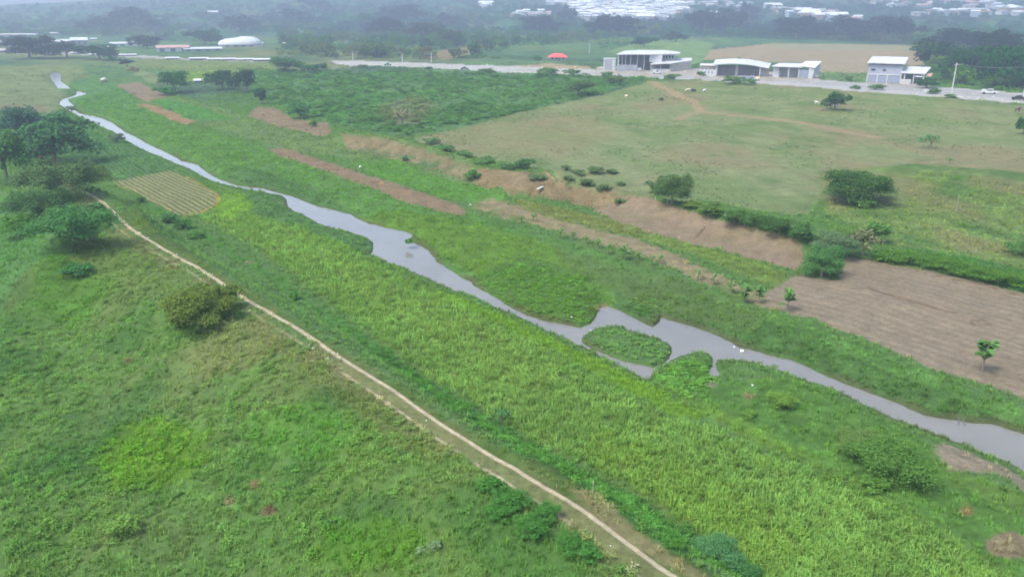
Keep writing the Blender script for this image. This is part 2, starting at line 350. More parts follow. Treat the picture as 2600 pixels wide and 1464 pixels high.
# fields right of the stream
paint(Q(350,255,430,240,600,290,800,350,1000,345,1180,400,1200,450,1150,470,1000,430,860,395,700,375,560,330,430,285), (126,152,100), 10, 12, .35, seed=72, mix=.8)
paint(Q(375,252,440,250,560,290,590,300,480,303,420,275), (104,156,92), 4, 5, .2, seed=73)
paint(Q(880,410,1000,400,1080,440,1200,470,1280,490,1200,515,1050,480,960,450), (110,158,82), 8, 8, .25, seed=74)
FIELDS = [
 ("far_field", Q(1770,126,1960,108,2300,116,2325,162,2290,170,2260,148,2185,148,2183,186,2060,182,2060,160,1930,155,1800,150,1755,150), (182,172,150), 3, 3, .12),
 ("ploughed_field", Q(290,214,350,206,392,226,425,242,370,258,330,238), (162,150,130), 3, 4, .15),
 ("ploughed_field", Q(345,263,372,262,420,277,490,306,470,318,430,302,392,284), (172,150,118), 3, 6, .25),
 ("ploughed_field", Q(622,291,650,268,700,275,735,300,830,311,832,335,800,346,760,331,690,316), (160,146,120), 3, 6, .25),
 ("ploughed_field", Q(860,336,950,345,1050,370,1180,410,1200,440,1170,452,1050,412,950,392,868,372), (158,148,116), 5, 10, .35),
 ("ploughed_field", Q(670,375,720,374,800,400,900,434,1000,464,1080,490,1172,525,1160,543,1100,531,1000,500,900,460,820,431,740,402,690,387), (160,142,116), 5, 8, .25),
 ("bank_soil", Q(1205,425,1290,430,1340,436,1400,455,1470,474,1560,490,1640,500,1560,512,1500,526,1420,505,1340,492,1280,486,1190,460), (158,144,112), 7, 10, .3),
 ("ploughed_field", Q(1490,528,1560,502,1640,500,1720,527,1850,562,1950,590,2010,612,2025,650,2000,678,1900,652,1800,627,1700,602,1620,582,1540,552), (172,156,132), 5, 8, .2),
 ("bank_soil", Q(1195,508,1240,500,1300,515,1400,550,1500,580,1600,600,1700,640,1800,690,1900,732,1965,762,1940,782,1850,742,1750,702,1650,657,1550,622,1450,597,1350,567,1250,545,1195,525), (168,158,124), 8, 16, .3),
 ("ploughed_field", Q(1920,738,1960,712,2000,692,2110,704,2130,646,2200,657,2340,682,2450,706,2500,718,2575,737,2700,765,3100,860,3100,1190,2640,1022,2575,1000,2480,966,2370,936,2300,906,2200,861,2120,831,2050,801,1990,791,1940,771), (172,160,138), 5, 8, .10),
 ("sand_bank", Q(2355,1117,2380,1108,2440,1130,2530,1165,2575,1188,2660,1245,2660,1275,2600,1245,2530,1198,2450,1187,2390,1180,2355,1145), (168,158,136), 6, 10, .2),
 ("bare_patch", Q(1260,182,1290,165,1380,160,1480,168,1500,180,1400,182), (190,178,150), 3, 3, .2),
 ("bare_patch", Q(1040,135,1100,128,1180,117,1235,113,1180,140,1120,150,1060,148), (162,156,130), 3, 4, .2),
]
FW = []
for i, (nm, P, c, so, am, no) in enumerate(FIELDS):
    FW.append((nm, paint(P, c, so, am, no, seed=100+i)))
big = FW[9][1]; mid = FW[7][1]
# greener strips and wear inside the fields
paint(Q(1500,545,1620,585,1760,620,1900,655,1985,690,1960,722,1860,690,1740,640,1600,598,1500,570), (128,154,88), 8, 12, .35, seed=130)
paint(Q(1290,500,1400,520,1520,545,1640,590,1560,590,1440,560,1320,530), (134,148,90), 10, 12, .35, seed=131)
paint(Q(2060,180,2185,186,2185,214,2060,206), (128,156,120), 2, 3, .2, seed=132)
paint(Q(1520,132,1600,108,1690,98,1800,108,1765,155,1740,165,1700,140), (142,172,132), 4, 4, .25, seed=133)
paint(Q(1195,510,1965,765,1940,785,1195,530), (112,142,84), 10, 12, .35, seed=134, patch=(.58, 2.2), mix=.8)
paint(Q(860,336,1180,410,1200,440,1170,452,868,372), (108,140,94), 8, 10, .35, seed=135, patch=(.5, 3), mix=.8)
paint(Q(1960,108,2300,116,2310,130,2100,128,1930,122), (170,176,152), 5, 4, .1, seed=136, mix=.7)
paint(FIELDS[9][1], (158,146,122), 8, 8, .2, seed=137, patch=(.6, 5), mix=.4)
paint(FIELDS[9][1], (182,168,142), 8, 8, .2, seed=138, patch=(.6, 7), mix=.4)
paint(FIELDS[7][1], (158,150,116), 8, 8, .2, seed=139, patch=(.58, 3), mix=.5)
stroke(Q(2180,722,2260,750,2340,772,2400,785), 4, (140,108,84), .8, seed=1, gaps=.45)
stroke(Q(2440,808,2470,802,2495,815,2450,818,2440,808), 3, (136,112,90), .7, seed=2)
stroke(Q(2150,645,2250,668,2340,690,2450,712,2575,742), 2, (128,108,86), .7, seed=3)
stroke(Q(2000,690,2110,700), 2.5, (130,110,88), .6, seed=4)
stroke(Q(1745,600,1760,585,1772,572,1785,566), 1.6, (96,84,66), .9, seed=5)
stroke(Q(1560,490,1640,503,1720,530,1850,563,2000,605), 2.2, (176,158,128), .8, seed=6)
stroke(Q(1290,470,1300,452,1325,440,1350,437,1385,445,1400,455), 2.5, (190,172,140), .8, seed=7)
# plough rows
def rows(P, a, b, n_m, rgb, mix, seed, sharp=.5, edge=.3):
    """stripes along the line a-b of an outline, n_m metres apart"""
    W = poly_land(P); A = poly_land([a, b]); d = A[1]-A[0]; d /= np.hypot(*d)
    m = (GX > W[:,0].min()) & (GX < W[:,0].max()) & (GY > W[:,1].min()) & (GY < W[:,1].max())
    x = GX[m]; y = GY[m]; t = (-d[1]*(x-A[0][0])+d[0]*(y-A[0][1]))/n_m
    t = t+0.05*(fbm(x/7, y/7, seed, 2)-0.5)
    w = sstep(1-sharp-edge/2, 1-sharp+edge/2, np.abs(((t % 1)-0.5)*2))*inside(x, y, W)*mix
    w = w*(0.75+0.5*fbm(x/2.5, y/2.5, seed+1, 3))
    w = np.clip(w, 0, 1)
    COL[m] = COL[m]*(1-w[:, None])+np.array(rgb, float)*w[:, None]
    f = np.zeros(GX.shape); f[m] = w; return f
ROWF = Q(282,458,350,444,428,429,446,434,545,488,549,509,515,530,460,544,410,522,340,488)
paint(ROWF, (178,172,124), 1.5, 1.5, .12, seed=140)
ra, rb = poly_land([(300,452),(460,540)]), poly_land([(430,430),(545,500)])
dd = ra[1]-ra[0]; dd = dd/np.hypot(*dd); wdt = abs(-dd[1]*(rb[0][0]-ra[0][0])+dd[0]*(rb[0][1]-ra[0][1]))
row_w = rows(ROWF, (300,452), (462,541), wdt/11, (92,128,84), .95, 150, .42)
GRNF = Q(215,400,300,338,380,385,440,425,400,432,290,453,240,430)
paint(GRNF, (112,152,98), 4, 4, .2, seed=141)
rows(GRNF, (300,345), (420,420), wdt/11, (84,126,88), .75, 152, .5)
rows(FIELDS[9][1], (2100,790), (2640,960), 1.3, (150,136,114), .4, 154, .35)
stroke(Q(545,488,548,505,545,512,515,532,462,543), 3, (204,172,110), .9, seed=8)
stroke(Q(470,444,545,488), 2, (196,160,100), .7, seed=9)
# foot trails on the pasture
stroke(Q(1640,206,1668,222,1700,236,1740,256,1752,268,1765,283), 14, (192,174,138), .95, seed=10)
stroke(Q(1765,283,1850,290,1950,300,2050,315,2200,345), 16, (188,170,136), .95, seed=11)
stroke(Q(1765,283,1730,288,1700,302), 13, (184,168,134), .9, seed=12)
stroke(Q(2050,315,2300,380,2450,400), 18, (164,158,124), .5, seed=13)
stroke(Q(1740,262,1800,275,1880,292), 22, (168,160,126), .4, seed=14)
# dark furrow left of the crop
stroke(Q(860,830,960,890,1040,950,1140,1010,1250,1075,1350,1130,1430,1190), 3, (66,100,58), .6, seed=15, gaps=.4)
# wet margin of the stream
mg = sstep(-.9, -.15, WR+(fbm(GX/1.1, GY/1.1, 211, 4)-.5)*.9)*(WR < .6)*(GY > 0)*.6*sstep(.35, .6, fbm(GX/5, GY/5, 213, 3))
COL = COL*(1-mg[..., None])+np.array((112,112,86), float)*mg[..., None]
# track and road
sgn = seg_dist(GX, GY, pathW, signed=True); S = -sgn[0]*sgn[1]; PAR = sgn[2]; DIST = np.hypot(GX, GY)
near_d = math.hypot(*on_plane(868, 905, LEV))
wob = (fbm(GX/1.5, GY/1.5, 201, 3)-0.5)*0.05
hw = np.where(DIST < near_d, 0.12, 0.15)+px*.9
rut = 1-sstep(hw*0.75, hw*1.25, np.abs(S+wob))
S2 = S-np.where(DIST < near_d, 1.2, 1.1)
rut2 = (1-sstep(hw*.55, hw*1.05, np.abs(S2+wob)))*np.where(DIST < near_d, 1, .5)*sstep(.42, .52, fbm(GX/3.5, GY/3.5, 203, 3)+.14*(DIST > 42)*(DIST < near_d))
between = sstep(-.05, .05, S)*(1-sstep(1.1, 1.3, S+wob*3))*np.where(DIST < near_d, .85, .2)
worn = (1-sstep(.3, 2.4, np.abs(S-.8+wob*4)))*.5*sstep(.4, .6, fbm(GX/2, GY/2, 207, 4))
def blend(w, rgb, noise=0.15, sd=1):
    global COL
    n = (1+noise*(fbm(GX/0.4, GY/0.4, sd, 4)-0.5))[..., None]
    COL = COL*(1-w[..., None])+np.array(rgb, float)*n*w[..., None]
blend(worn, (160,148,112)); blend(between, (148,154,104), .25); blend(rut2, (212,198,166)); blend(rut, (228,214,182))
PATHM = (np.maximum(rut, between*(DIST < near_d)) > .5) | (rut2 > .6)
ROAD = Q(832,152,930,154,1050,158,1170,163,1290,167,1400,172,1540,178,1760,186,1940,194,2180,210,2400,222,2640,240,3300,292,3300,320,2640,266,2450,252,2200,233,2050,219,1900,210,1740,199,1640,194,1480,191,1350,185,1250,182,1130,174,1000,168,880,166,845,162)
road_w = paint(ROAD, (212,212,208), 1.5, 1.2, .1, seed=160)
paint(Q(1760,189,1940,197,2180,213,2400,226,2640,245,3300,300,3300,310,2640,255,2450,242,2200,224,1940,205,1760,195), (198,200,198), 1.5, 1, .1, seed=161)
paint(Q(1290,172,1500,182,1760,192,1760,196,1500,189,1290,178), (206,206,202), 1.5, 1, .1, seed=162)
yard_w = paint(Q(1500,168,1740,172,1960,182,2060,190,2060,202,1900,203,1700,196,1500,190), (200,196,186), 2, 3, .25, seed=163)
yard2 = paint(Q(2180,200,2330,206,2340,222,2180,214), (196,194,188), 2, 2, .2, seed=164)
ROAD2 = Q(-300,118,0,122,120,128,300,136,480,147,690,150,690,156,480,152,300,143,100,134,-300,130)
road2_w = paint(ROAD2, (190,192,188), 1.5, 2, .25, seed=165)
ROADM = (road_w > .5) | (road2_w > .5)
# gravel and litter strip below the road
stroke(Q(2320,238,2440,252,2560,266), 3, (190,192,186), .6, seed=16, gaps=.5)

ALB = albedo(COL, GD)
# ---------------------------------------------------------------- land objects
def nn(t, type_, **kw):
    n = t.nodes.new(type_)
    for k, v in kw.items(): setattr(n, k, v)
    return n
def base_mat(name, rough=0.9, spec=0.1):
    m = bpy.data.materials.new(name); m.use_nodes = True; t = m.node_tree
    b = t.nodes['Principled BSDF']; b.inputs['Roughness'].default_value = rough; b.inputs['Specular IOR Level'].default_value = spec
    return m, t, b
def noise_fac(t, vec, scale, detail=4, rough=0.6, lo=0.0, hi=1.0):
    n = nn(t, 'ShaderNodeTexNoise'); n.inputs['Scale'].default_value = scale; n.inputs['Detail'].default_value = detail
    n.inputs['Roughness'].default_value = rough; t.links.new(vec, n.inputs['Vector'])
    r = nn(t, 'ShaderNodeMapRange'); r.inputs['From Min'].default_value = 0.25; r.inputs['From Max'].default_value = 0.75
    r.inputs['To Min'].default_value = lo; r.inputs['To Max'].default_value = hi
    t.links.new(n.outputs['Fac'], r.inputs['Value']); return r.outputs[0], n.outputs['Fac']
def land_material():
    m, t, b = base_mat("land")
    at = nn(t, 'ShaderNodeAttribute', attribute_name='soil'); geo = nn(t, 'ShaderNodeNewGeometry')
    f1, _ = noise_fac(t, geo.outputs['Position'], 2.6, 5, .7, .72, 1.28)
    f2, h2 = noise_fac(t, geo.outputs['Position'], 0.55, 5, .7, .8, 1.2)
    mu = nn(t, 'ShaderNodeMath', operation='MULTIPLY'); t.links.new(f1, mu.inputs[0]); t.links.new(f2, mu.inputs[1])
    vm = nn(t, 'ShaderNodeVectorMath', operation='SCALE'); t.links.new(at.outputs['Color'], vm.inputs[0]); t.links.new(mu.outputs[0], vm.inputs['Scale'])
    t.links.new(vm.outputs[0], b.inputs['Base Color'])
    bp = nn(t, 'ShaderNodeBump'); bp.inputs['Strength'].default_value = .5; bp.inputs['Distance'].default_value = .25
    t.links.new(mu.outputs[0], bp.inputs['Height']); t.links.new(bp.outputs[0], b.inputs['Normal'])
    return m
LAND = land_material()
def face_grid(nr, nc):
    i, j = np.meshgrid(np.arange(nr-1), np.arange(nc-1), indexing='ij'); a = i*nc+j
    return np.stack([a, a+1, a+nc+1, a+nc], -1).reshape(-1, 4)
FG = face_grid(*GX.shape)[:, ::-1]
Vall = np.stack([GX.ravel(), GY.ravel(), GZ.ravel()], 1)
def land_piece(name, fmask, **kw):
    f = FG[fmask]; used = np.unique(f); mp = np.zeros(len(Vall), np.int64); mp[used] = np.arange(len(used))
    me = mesh_np(name, Vall[used], mp[f][:, ::1], [LAND], smooth=True)
    ca = me.color_attributes.new('soil', 'FLOAT_COLOR', 'POINT')
    c = np.ones((len(used), 4), np.float32); c[:, :3] = ALB.reshape(-1, 3)[used]; ca.data.foreach_set('color', c.ravel())
    return prop(link(name, me), kind='structure', **kw)
def fmean(w):
    w = w.astype(float); return ((w[:-1,:-1]+w[1:,:-1]+w[:-1,1:]+w[1:,1:])/4).ravel()
left = np.ones(len(FG), bool)
pm = fmean(PATHM) > .5; land_piece('dirt_path', pm); left &= ~pm
rm = (fmean(ROADM) > .5) & left; land_piece('road', rm); left &= ~rm
for nm, w in FW:
    q = (fmean(w) > .5) & left; land_piece(nm, q); left &= ~q
q = (fmean(yard_w+yard2) > .5) & left; land_piece('yard', q); left &= ~q
q = (fmean(paint(ROWF, None, 3, 3, arr=1, seed=140)) > .5) & left; land_piece('striped_field', q); left &= ~q
land_piece('ground', left)
# water
def water_material():
    m, t, b = base_mat("water", .12, .5)
    b.inputs['Base Color'].default_value = (*albedo((170,168,158), 0)*1.0, 1); b.inputs['IOR'].default_value = 1.33
    geo = nn(t, 'ShaderNodeNewGeometry')
    f, h = noise_fac(t, geo.outputs['Position'], 1.5, 3, .6)
    bp = nn(t, 'ShaderNodeBump'); bp.inputs['Strength'].default_value = .06; bp.inputs['Distance'].default_value = .1
    t.links.new(h, bp.inputs['Height']); t.links.new(bp.outputs[0], b.inputs['Normal'])
    f2, _ = noise_fac(t, geo.outputs['Position'], .09, 5, .65, .8, 1.16)
    vm = nn(t, 'ShaderNodeVectorMath', operation='SCALE'); vm.inputs[0].default_value = tuple(albedo((170,168,158), 0)); t.links.new(f2, vm.inputs['Scale'])
    t.links.new(vm.outputs[0], b.inputs['Base Color'])
    return m
WATER = water_material()
wm = fmean((WR > -1.2) & (GY > 0)) > 0
isp = (fmean(GY) > on_plane(0, 226, 0)[1])
Vw = Vall.copy(); Vw[:, 2] = WATER_Z
for nm, mk in (('river', wm & ~isp), ('pond', wm & isp)):
    f = FG[mk]; used = np.unique(f); mp = np.zeros(len(Vall), np.int64); mp[used] = np.arange(len(used))
    prop(link(nm, mesh_np(nm, Vw[used], mp[f], [WATER])), kind='structure')
# ---------------------------------------------------------------- plants: leaf geometry
def bend_normal(t, k, sockets):
    """leaves scatter light from above through each other: lean the shading normal towards the sky"""
    g = nn(t, 'ShaderNodeNewGeometry'); a = nn(t, 'ShaderNodeVectorMath', operation='SCALE'); a.inputs['Scale'].default_value = k
    t.links.new(g.outputs['Normal'], a.inputs[0]); b = nn(t, 'ShaderNodeVectorMath', operation='ADD'); b.inputs[1].default_value = (0, 0, 1)
    t.links.new(a.outputs[0], b.inputs[0]); c = nn(t, 'ShaderNodeVectorMath', operation='NORMALIZE'); t.links.new(b.outputs[0], c.inputs[0])
    for s_ in sockets: t.links.new(c.outputs[0], s_)
def leaf_mat(name, attr=True, rough=.75, trans=.4, var=.22):
    m = bpy.data.materials.new(name); m.use_nodes = True; t = m.node_tree; t.nodes.clear()
    o = nn(t, 'ShaderNodeOutputMaterial'); d = nn(t, 'ShaderNodeBsdfDiffuse'); tr = nn(t, 'ShaderNodeBsdfTranslucent'); mx = nn(t, 'ShaderNodeMixShader')
    a = nn(t, 'ShaderNodeAttribute', attribute_name='tint')
    if attr: a.attribute_type = 'INSTANCER'
    oi = nn(t, 'ShaderNodeNewGeometry')
    r = nn(t, 'ShaderNodeMapRange'); r.inputs['To Min'].default_value = 1-var; r.inputs['To Max'].default_value = 1+var*1.3
    t.links.new(oi.outputs['Random Per Island'], r.inputs['Value'])
    vm = nn(t, 'ShaderNodeVectorMath', operation='SCALE'); t.links.new(a.outputs['Color'], vm.inputs[0]); t.links.new(r.outputs[0], vm.inputs['Scale'])
    for s in (d, tr): t.links.new(vm.outputs[0], s.inputs['Color'])
    bend_normal(t, .45, [d.inputs['Normal']])
    mx.inputs[0].default_value = trans
    t.links.new(d.outputs[0], mx.inputs[1]); t.links.new(tr.outputs[0], mx.inputs[2]); t.links.new(mx.outputs[0], o.inputs['Surface'])
    return m
def plain_mat(name, rgb, rough=.85, spec=.2, noise=.15, scale=1.5, metal=0.0):
    m, t, b = base_mat(name, rough, spec); geo = nn(t, 'ShaderNodeTexCoord'); b.inputs['Metallic'].default_value = metal
    f, h = noise_fac(t, geo.outputs['Object'], scale, 5, .65, 1-noise, 1+noise)
    vm = nn(t, 'ShaderNodeVectorMath', operation='SCALE'); vm.inputs[0].default_value = rgb; t.links.new(f, vm.inputs['Scale'])
    t.links.new(vm.outputs[0], b.inputs['Base Color']); return m
LEAF_I = leaf_mat("leaf_cover")
def tree_leaf(name, rgb, trans=.2):
    m = bpy.data.materials.new(name); m.use_nodes = True; t = m.node_tree; t.nodes.clear()
    o = nn(t, 'ShaderNodeOutputMaterial'); d = nn(t, 'ShaderNodeBsdfDiffuse'); tr = nn(t, 'ShaderNodeBsdfTranslucent'); mx = nn(t, 'ShaderNodeMixShader')
    g = nn(t, 'ShaderNodeNewGeometry'); r = nn(t, 'ShaderNodeMapRange'); r.inputs['To Min'].default_value = .7; r.inputs['To Max'].default_value = 1.4
    t.links.new(g.outputs['Random Per Island'], r.inputs['Value'])
    oi = nn(t, 'ShaderNodeObjectInfo')
    cr = nn(t, 'ShaderNodeVectorMath', operation='SCALE'); t.links.new(oi.outputs['Color'], cr.inputs[0]); t.links.new(r.outputs[0], cr.inputs['Scale'])
    for s in (d, tr): t.links.new(cr.outputs[0], s.inputs['Color'])
    bend_normal(t, .9, [d.inputs['Normal']])
    mx.inputs[0].default_value = trans
    t.links.new(d.outputs[0], mx.inputs[1]); t.links.new(tr.outputs[0], mx.inputs[2]); t.links.new(mx.outputs[0], o.inputs['Surface'])
    return m
LEAF_T = tree_leaf("tree_leaf", None)
BARK = plain_mat("bark", (.16, .13, .10))
def quads(cent, nrm, size, asp, r, roll=None):
    """leaf quads (pointed: 4 corners of a rhomb) around centres"""
    n = len(cent); up = r.normal(size=(n, 3)); a = np.cross(nrm, up); a /= np.linalg.norm(a, axis=1)[:, None]+1e-9; b = np.cross(nrm, a)
    s = (size*r.uniform(.7, 1.3, n))[:, None] if np.ndim(size) == 0 else size[:, None]
    V = np.stack([cent-a*s*.5, cent+b*s*.5*asp+nrm*s*.08, cent+a*s*.5, cent-b*s*.5*asp-nrm*s*.08], 1).reshape(-1, 3)
    return V, np.arange(4*n).reshape(-1, 4)
def crown_pts(n, r, blobs, fill=.35):
    """points on lumpy blobs: (n,3) and outward normals; blobs: list of (centre, radii)"""
    k = r.choice(len(blobs), n, p=np.array([b[1][0]*b[1][2] for b in blobs])/sum(b[1][0]*b[1][2] for b in blobs))
    d = r.normal(size=(n, 3)); d /= np.linalg.norm(d, axis=1)[:, None]
    d[:, 2] = np.where(d[:, 2] < -.35, -d[:, 2], d[:, 2])
    q = r.uniform(0, 1, n)**fill
    q = q*(1+.16*np.sin(d[:, 0]*7+k)*np.cos(d[:, 1]*6+k*2))
    c = np.array([blobs[i][0] for i in k]); R = np.array([blobs[i][1] for i in k])
    p = c+d*R*q[:, None]; nr = d/R; nr += r.normal(size=(n, 3))*.45*np.linalg.norm(nr, axis=1)[:, None]
    nr /= np.linalg.norm(nr, axis=1)[:, None]
    return p, nr
def blob_set(w, h, z0, n, r, spread=1.0):
    ox, oy = r.uniform(-.08, .08, 2)*w
    out = [((ox, oy, z0+h*.42), (w*.30, w*.30, h*.42))]
    for i in range(n):
        a = 2*math.pi*(i+r.uniform(-.45, .45))/n; q = r.uniform(.16, .40)*w*spread; s = r.uniform(.10, .24)
        zc = h*r.uniform(.22, .80)*(1-.5*(q/w/.5)**2); out.append(((ox+q*math.cos(a), oy+q*math.sin(a), z0+zc), (w*s, w*s*r.uniform(.7, 1.2), h*r.uniform(.12, .28))))
    return out
def crown_mesh(name, w, h, z0, n, size, seed, lobes=7, fill=.35, asp=.75, mat=None):
    r = np.random.default_rng(seed); p, nr = crown_pts(n, r, blob_set(w, h, z0, lobes, r), fill)
    V, Fq = quads(p, nr, size, asp, r); return mesh_np(name, V, Fq, [mat or LEAF_T])
# proto tufts (metres)
def blades(name, n, h, lean, width, spread, seed, mat, droop=.35):
    r = np.random.default_rng(seed); V = []; Fq = []
    for i in range(n):
        a = r.uniform(0, 6.28); b = r.uniform(0, spread); x, y = b*math.cos(a), b*math.sin(a)
        ta = r.uniform(0, 6.28); tl = lean*r.uniform(.3, 1.2); hh = h*r.uniform(.6, 1.15)
        ux, uy = math.cos(ta), math.sin(ta); wx, wy = -uy*width/2, ux*width/2
        k = len(V)
        m = (x+ux*tl*.4, y+uy*tl*.4, hh*.65); e = (x+ux*tl*1.1, y+uy*tl*1.1, hh*(1-droop*.3))
        V += [(x-wx, y-wy, -.05), (x+wx, y+wy, -.05), (m[0]+wx, m[1]+wy, m[2]), (m[0]-wx, m[1]-wy, m[2]), e, (e[0]+wx*.1, e[1]+wy*.1, e[2])]
        Fq += [(k, k+1, k+2, k+3), (k+3, k+2, k+5, k+4)]
    return mesh_np(name, np.array(V), np.array(Fq), [mat])
def leafy(name, n, w, h, size, seed, mat, asp=.7, fill=.5, lobes=4, z0=0.0):
    r = np.random.default_rng(seed); p, nr = crown_pts(n, r, blob_set(w, h, z0-h*.1, lobes, r), fill)
    nr[:, 2] = np.abs(nr[:, 2])+.2; nr /= np.linalg.norm(nr, axis=1)[:, None]
    V, Fq = quads(p, nr, size, asp, r); return mesh_np(name, V, Fq, [mat])
def proto(me): return bpy.data.objects.new(me.name, me)
P_GRASS = [proto(blades('grass_tuft', 14, .3, .2, .04, .3, s, LEAF_I)) for s in (1, 2, 3)]
P_CROP = [proto(blades('crop_tuft', 18, .55, .26, .036, .32, s, LEAF_I, .8)) for s in (4, 5, 6)]
P_WEED = [proto(leafy('weed_clump', 95, .95, .5, .10, s, LEAF_I)) for s in (7, 8, 9)]
P_PAD = [proto(leafy('pad_clump', 60, .7, .24, .115, s, LEAF_I, asp=.9, fill=.8)) for s in (10, 11)]
P_BUSH = [proto(leafy('scrub_clump', 230, 3.0, 1.6, .34, s, LEAF_I, lobes=7, fill=.4)) for s in (12, 13, 14)]
P_TREE = [proto(leafy('wood_clump', 420, 11, 9.5, 1.15, s, LEAF_I, lobes=10, fill=.35)) for s in (15, 16, 17, 18)]
def cell_sample(density, w, cap=400000):
    """random spots on the land: expected number per square metre = density * w; returns fractional grid places"""
    ax = GX[1:, :-1]-GX[:-1, :-1]; ay = GY[1:, :-1]-GY[:-1, :-1]; bx = GX[:-1, 1:]-GX[:-1, :-1]; by = GY[:-1, 1:]-GY[:-1, :-1]
    A = np.abs(ax*by-ay*bx)
    e = A*(density*w)[:-1, :-1]; e = np.where((GY[:-1, :-1] > 0) & (np.abs(np.arctan2(GX[:-1, :-1], GY[:-1, :-1])) < .66), e, 0)
    n = rng.poisson(np.minimum(e, 30)); i, j = np.nonzero(n); k = np.repeat(np.arange(len(i)), n[i, j])
    i = i[k]; j = j[k]
    if len(i) > cap: s = rng.choice(len(i), cap, replace=False); i = i[s]; j = j[s]
    return i, j, rng.uniform(0, 1, len(i)), rng.uniform(0, 1, len(i))
def bil(Aa, i, j, s, t):
    if Aa.ndim == 3: s = s[:, None]; t = t[:, None]
    return Aa[i, j]*(1-s)*(1-t)+Aa[i+1, j]*s*(1-t)+Aa[i, j+1]*(1-s)*t+Aa[i+1, j+1]*s*t
def scatter(name, protos, density, w, scale, seed, label, cat, tintmul=(1, 1, 1), var=.16, tintfix=None, zoff=0.0, lodk=0.0, cap=400000, tilt=.15, clumpvar=True, sq=None):
    i, j, s, t = cell_sample(density, w, cap); n = len(i)
    x = bil(GX, i, j, s, t); y = bil(GY, i, j, s, t); z = bil(GZ, i, j, s, t)+zoff; d = np.sqrt(x*x+y*y+H*H)
    c = bil(ALB, i, j, s, t)
    if tintfix is not None: c = c*0+np.array(tintfix)
    c = c*np.array(tintmul)
    v = 1+var*rng.normal(size=n)
    if clumpvar:
        q = 6.0; v = v*(.84+.32*fbm(x/q, y/q, seed+300, 3))
    hue = rng.normal(size=n)*.05
    c = c*v[:, None]; c[:, 0] *= 1+hue; c[:, 2] *= 1-hue*.5
    c = np.clip(c, .006, .6)
    sc = rng.uniform(*scale, n)*(1+lodk*np.maximum(d-60, 0)/100)
    me = bpy.data.meshes.new(name); me.vertices.add(n)
    me.vertices.foreach_set('co', np.stack([x, y, z], 1).astype(np.float32).ravel())
    def at(nm, ty, arr, key='value'):
        a = me.attributes.new(nm, ty, 'POINT'); a.data.foreach_set(key, np.ascontiguousarray(arr).ravel())
    at('tint', 'FLOAT_COLOR', np.concatenate([c, np.ones((n, 1))], 1).astype(np.float32), 'color')
    sv = np.stack([sc, sc, sc*(rng.uniform(*sq, n) if sq else 1)], 1)
    at('sc', 'FLOAT_VECTOR', sv.astype(np.float32), 'vector')
    at('rt', 'FLOAT_VECTOR', np.stack([rng.normal(size=n)*tilt, rng.normal(size=n)*tilt, rng.uniform(0, 6.283, n)], 1).astype(np.float32), 'vector')
    at('pk', 'INT', rng.integers(0, len(protos), n).astype(np.int32))
    o = link(name, me); g = bpy.data.node_groups.new(name, 'GeometryNodeTree')
    g.interface.new_socket('Geometry', in_out='INPUT', socket_type='NodeSocketGeometry'); g.interface.new_socket('Geometry', in_out='OUTPUT', socket_type='NodeSocketGeometry')
    gi = g.nodes.new('NodeGroupInput'); go = g.nodes.new('NodeGroupOutput'); ip = g.nodes.new('GeometryNodeInstanceOnPoints')
    g2 = g.nodes.new('GeometryNodeGeometryToInstance')
    for p in reversed(protos):
        oi = g.nodes.new('GeometryNodeObjectInfo'); oi.inputs['Object'].default_value = p; oi.transform_space = 'ORIGINAL'; g.links.new(oi.outputs['Geometry'], g2.inputs[0])
    def na(nm, ty, sock):
        a = g.nodes.new('GeometryNodeInputNamedAttribute'); a.data_type = ty; a.inputs['Name'].default_value = nm
        g.links.new([q for q in a.outputs if q.enabled and q.name == 'Attribute'][0], sock)
    g.links.new(gi.outputs[0], ip.inputs['Points']); g.links.new(g2.outputs[0], ip.inputs['Instance']); ip.inputs['Pick Instance'].default_value = True
    na('pk', 'INT', ip.inputs['Instance Index']); na('sc', 'FLOAT_VECTOR', ip.inputs['Scale']); na('rt', 'FLOAT_VECTOR', ip.inputs['Rotation'])
    g.links.new(ip.outputs[0], go.inputs[0])
    md = o.modifiers.new('scatter', 'NODES'); md.node_group = g
    print('scatter', name, n)
    return prop(o, label, cat, kind='stuff')
dry = (WR < -.15-.9*np.clip((DIST-75)/90, 0, 1)).astype(float)
bare = np.zeros(GX.shape)
for nm, w in FW: bare = np.maximum(bare, w)
soilmask = np.maximum.reduce([bare, road_w, road2_w, yard_w, yard2])
row_area = paint(ROWF, None, 3, 3, arr=1, seed=140)
notpath = (1-np.clip(np.maximum(np.maximum(rut, rut2), between)*1.2, 0, 1))
veg = dry*(1-np.maximum(soilmask*np.where(bare > soilmask-.01, .93, 1.0)*np.where((fbm(GX/3, GY/3, 501, 4) > .62)*(FW[9][1] < .5)*(FW[7][1] < .5), .8, 1.0), 0))
veg = veg*np.where(np.maximum(FW[9][1], FW[7][1]) > .9, 0, 1)*notpath*(1-row_area)
D = GD
lod = lambda a, b: np.clip((60.0/np.maximum(D, 40))**b, 0, 1.6)*a      # plants per m2, thinner (and larger) further out
corn = corn_w*veg*(1-mown_w)
HYA = np.maximum.reduce([paint(p, None, 6, 8, arr=1, seed=170+i) for i, p in enumerate([
    ISLAND, Q(1180,705,1300,660,1480,700,1530,760,1500,815,1420,818,1300,782,1240,745),
    Q(1560,770,1620,740,1700,790,1660,800,1640,822,1600,795), Q(1630,950,1700,898,1790,885,1800,950,1760,1000,1660,1000)])])
hya = HYA*veg
PASTV = np.maximum(past_w, paint(Q(-300,165,130,168,300,160,420,200,150,260,135,300,-300,300), None, 5, 8, arr=1, seed=5))*veg
scr = scrub_w*veg
